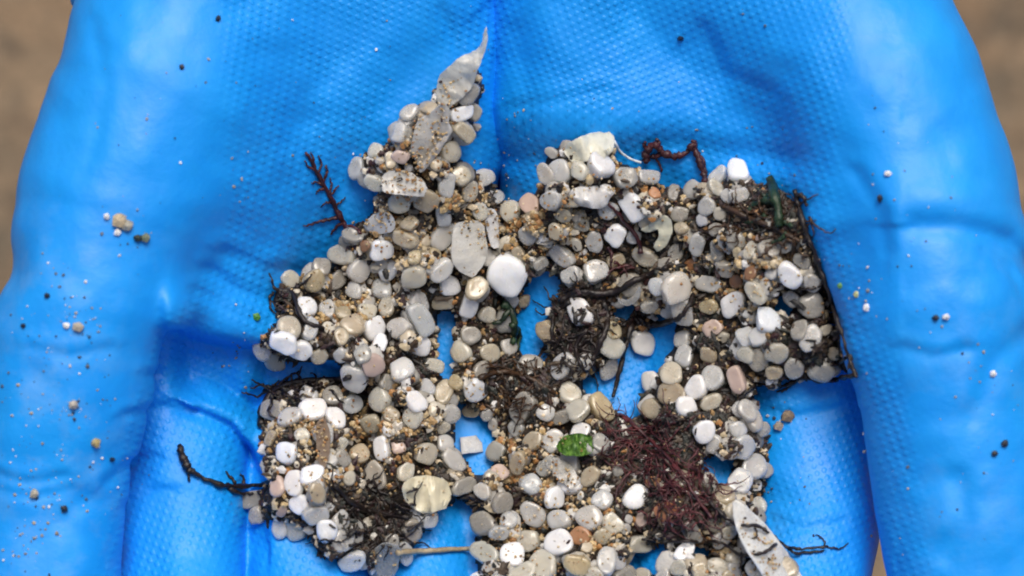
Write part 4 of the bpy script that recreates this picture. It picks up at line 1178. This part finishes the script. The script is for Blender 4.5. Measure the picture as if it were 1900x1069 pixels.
r = np.random.default_rng(24)
n = 2600
sel = cand[r.integers(0, len(cand), n)]
X = HX[sel[:, 0]] + r.uniform(-.25, .25, n); Y = HY[sel[:, 1]] + r.uniform(-.25, .25, n)
ii, jj = hidx(X, Y)
keep = (r.random(n) > 0.8 * dark[ii, jj]) & (IDM[ii, jj] < 0)
X, Y, ii, jj = X[keep], Y[keep], ii[keep], jj[keep]; n = len(X)
pal = np.array([[0.78, 0.75, 0.68], [0.70, 0.62, 0.48], [0.60, 0.48, 0.30], [0.82, 0.81, 0.79], [0.55, 0.50, 0.42]])
crumbs = grains('plastic_crumbs', 'small broken plastic crumbs packed between the pellets', 'crumbs', X, Y, H[ii, jj] + 0.15, r.gamma(6, 0.11, n).clip(0.35, 1.1), pal[r.integers(0, 5, n)], r, (1.2, 1, 0.7))
crumbs.data.materials.clear(); crumbs.data.materials.append(M_UNDER)

r = np.random.default_rng(25)
n = 48000
sel = cand[r.integers(0, len(cand), n)]
X = HX[sel[:, 0]] + r.uniform(-.25, .25, n); Y = HY[sel[:, 1]] + r.uniform(-.25, .25, n)
ii, jj = hidx(X, Y)
keep = r.random(n) < np.where(IDM[ii, jj] >= 0, np.where(dark[ii, jj] > 0.75, 0.10, 0.006), 1.0) * np.clip(dark[ii, jj] * 1.25, 0, 0.88)
X, Y, ii, jj = X[keep], Y[keep], ii[keep], jj[keep]; n = len(X)
pal = np.array([[0.005, 0.0045, 0.004], [0.010, 0.007, 0.005], [0.024, 0.014, 0.008], [0.007, 0.010, 0.006], [0.022, 0.007, 0.008], [0.055, 0.036, 0.02]])
grains('weed_litter', 'dark shredded weed litter matted between the pellets', 'litter', X, Y, H[ii, jj] + r.uniform(0, 0.5, n), r.gamma(4, 0.10, n).clip(0.15, 0.9), pal[r.integers(0, 6, n)], r, (2.2, 0.7, 0.4))

r = np.random.default_rng(22)
cl = [(145, 600, 22, 14), (150, 560, 22, 8), (135, 750, 22, 16), (62, 915, 30, 14), (55, 1010, 40, 26), (118, 945, 24, 8), (110, 480, 26, 8), (255, 440, 50, 10), (130, 690, 60, 20), (90, 850, 90, 40), (200, 860, 60, 14),
      (1600, 550, 30, 8), (1700, 600, 150, 20), (1840, 830, 40, 8), (1450, 780, 25, 10), (1500, 930, 70, 12), (1600, 480, 40, 6), (430, 665, 22, 10), (950, 280, 60, 20), (1130, 200, 200, 20), (420, 330, 40, 8), (300, 200, 200, 16), (1650, 330, 120, 12), (1850, 700, 60, 10), (1720, 960, 80, 10), (700, 120, 200, 12), (80, 620, 60, 14), (60, 740, 50, 12), (480, 640, 60, 10), (640, 300, 60, 10), (1420, 290, 60, 10), (900, 330, 40, 14)]
P2 = []
for x, y, sd, m in cl:
    for _ in range(int(m * 1.6)):
        P2.append((x + r.normal(0, sd * 0.8), y + r.normal(0, sd * 0.8)))
P2 = np.array(P2); n = len(P2)
zz = np.zeros(n)
for _ in range(3):
    X, Y = px2mm(P2[:, 0], P2[:, 1], zz); ii, jj = hidx(X, Y); zz = np.where(H0[ii, jj] > -100, H0[ii, jj], 0)
g = (H0[ii, jj] > -60) & (IDM[ii, jj] < 0)
X, Y, zz = X[g], Y[g], zz[g]; n = len(X)
Rr = r.gamma(3, 0.055, n).clip(0.08, 0.34)
pal = np.array([[0.03, 0.05, 0.09], [0.36, 0.31, 0.22], [0.66, 0.68, 0.70], [0.10, 0.12, 0.14], [0.30, 0.30, 0.28]])
grains('sand_dust', 'fine sand and black specks dusted over both gloves', 'sand', X, Y, zz + Rr * 0.25, Rr, pal[r.integers(0, 5, n)] * r.uniform(.7, 1.2, (n, 1)), r)

def single_grain(name, label, cat, px, py, d, color, seed, group='single grains stuck to the gloves'):
    z = 0
    for _ in range(4):
        x, y = px2mm(px, py, z); i, j = hidx(np.array(x), np.array(y)); z = float(H0[i, j])
    rr = np.random.default_rng(seed)
    V = IV * (1 + rr.uniform(-0.22, 0.22, (len(IV), 1))) * rr.uniform(0.8, 1.15, (1, 3)) * d / 20 / 1000
    me = mesh_np(name, V, IF, False)
    add_attr(me, 'tint', 'FLOAT_COLOR', np.tile(np.array(color + (1,)), (len(IV), 1)))
    o = mesh_obj(name, me, M_GRAIN, None, W((float(x), float(y), z + d / 20 * 0.5)))
    tag(o, label, cat, group)
B, TN, WH, GN = (0.012, 0.016, 0.03), (0.45, 0.37, 0.25), (0.75, 0.76, 0.78), (0.06, 0.22, 0.03)
for i, (x, y, d, c, nm, lb) in enumerate([
    (222, 410, 26, TN, 'sand_grain', 'largest tan grain on the ball of the left thumb'), (236, 420, 24, (0.36, 0.35, 0.30), 'sand_grain', 'grey tan grain right beside the largest one on the left thumb ball'),
    (199, 402, 14, WH, 'sand_grain', 'white grain just left of the largest tan grain on the left'), (219, 431, 14, WH, 'sand_grain', 'white grain just under the largest tan grain on the left'),
    (256, 442, 20, (0.02, 0.03, 0.02), 'grit_speck', 'dark chip at the left end of the greenish grain on the thumb ball'), (270, 441, 22, (0.14, 0.17, 0.12), 'sand_grain', 'greenish grey grain on the left thumb ball below the tan one'),
    (178, 822, 22, (0.42, 0.33, 0.14), 'sand_grain', 'yellowish grain on the inner side of the left thumb'), (209, 852, 12, B, 'grit_speck', 'dark speck right of the yellowish grain on the left thumb'),
    (146, 606, 20, (0.36, 0.33, 0.28), 'sand_grain', 'greyish grain near the knuckle of the left thumb'), (124, 604, 13, WH, 'sand_grain', 'white grain left of the greyish grain near the left thumb knuckle'),
    (88, 548, 12, B, 'grit_speck', 'dark speck at the left thumb base, nearest the brown background'), (43, 604, 12, B, 'grit_speck', 'dark speck close to the left edge beside the thumb'),
    (138, 752, 20, (0.38, 0.36, 0.33), 'sand_grain', 'pale grey grain half way down the left thumb'), (64, 916, 18, (0.36, 0.34, 0.28), 'sand_grain', 'pale grain low on the left thumb'), (120, 944, 14, B, 'grit_speck', 'dark speck low on the left thumb by the pale grain'),
    (1263, 72, 12, B, 'grit_speck', 'black speck alone on the ribbed right palm'), (405, 35, 12, B, 'grit_speck', 'dark speck at the top of the left palm'), (338, 125, 12, B, 'grit_speck', 'dark speck on the smooth upper left palm'),
    (1632, 368, 13, B, 'grit_speck', 'dark speck below the white glint on the right thumb ball'), (1647, 322, 13, WH, 'sand_grain', 'glinting white grain on the right thumb ball'), (1755, 588, 14, WH, 'sand_grain', 'glinting white grain in the middle of the right thumb'),
    (1735, 590, 12, B, 'grit_speck', 'dark speck left of the glinting grain on the right thumb'), (1842, 694, 13, WH, 'sand_grain', 'white grain at the right edge on the thumb'), (1864, 822, 15, B, 'grit_speck', 'larger dark speck low on the right thumb'),
    (1845, 842, 12, B, 'grit_speck', 'smaller dark speck beside the larger one low on the right thumb'), (1558, 530, 14, (0.10, 0.26, 0.08), 'sand_grain', 'green grain beside the black strand on the right palm'),
    (1590, 546, 13, (0.42, 0.44, 0.22), 'sand_grain', 'yellow green grain right of the green one on the right palm'), (1608, 571, 13, WH, 'sand_grain', 'white grain below the yellow green one on the right palm'),
    (1462, 772, 26, (0.20, 0.15, 0.10), 'sand_grain', 'brown shell crumb on the right index finger'), (1445, 790, 18, (0.30, 0.26, 0.22), 'sand_grain', 'grey crumb left of the brown shell crumb on the index finger')]):
    single_grain(nm, lb, 'grain' if nm == 'sand_grain' else 'speck', x, y, d, c, 300 + i)
single_grain('green_bead', 'small round green bead at the left edge of the heap', 'bead', 477, 588, 21, (0.05, 0.20, 0.02), 400, None)
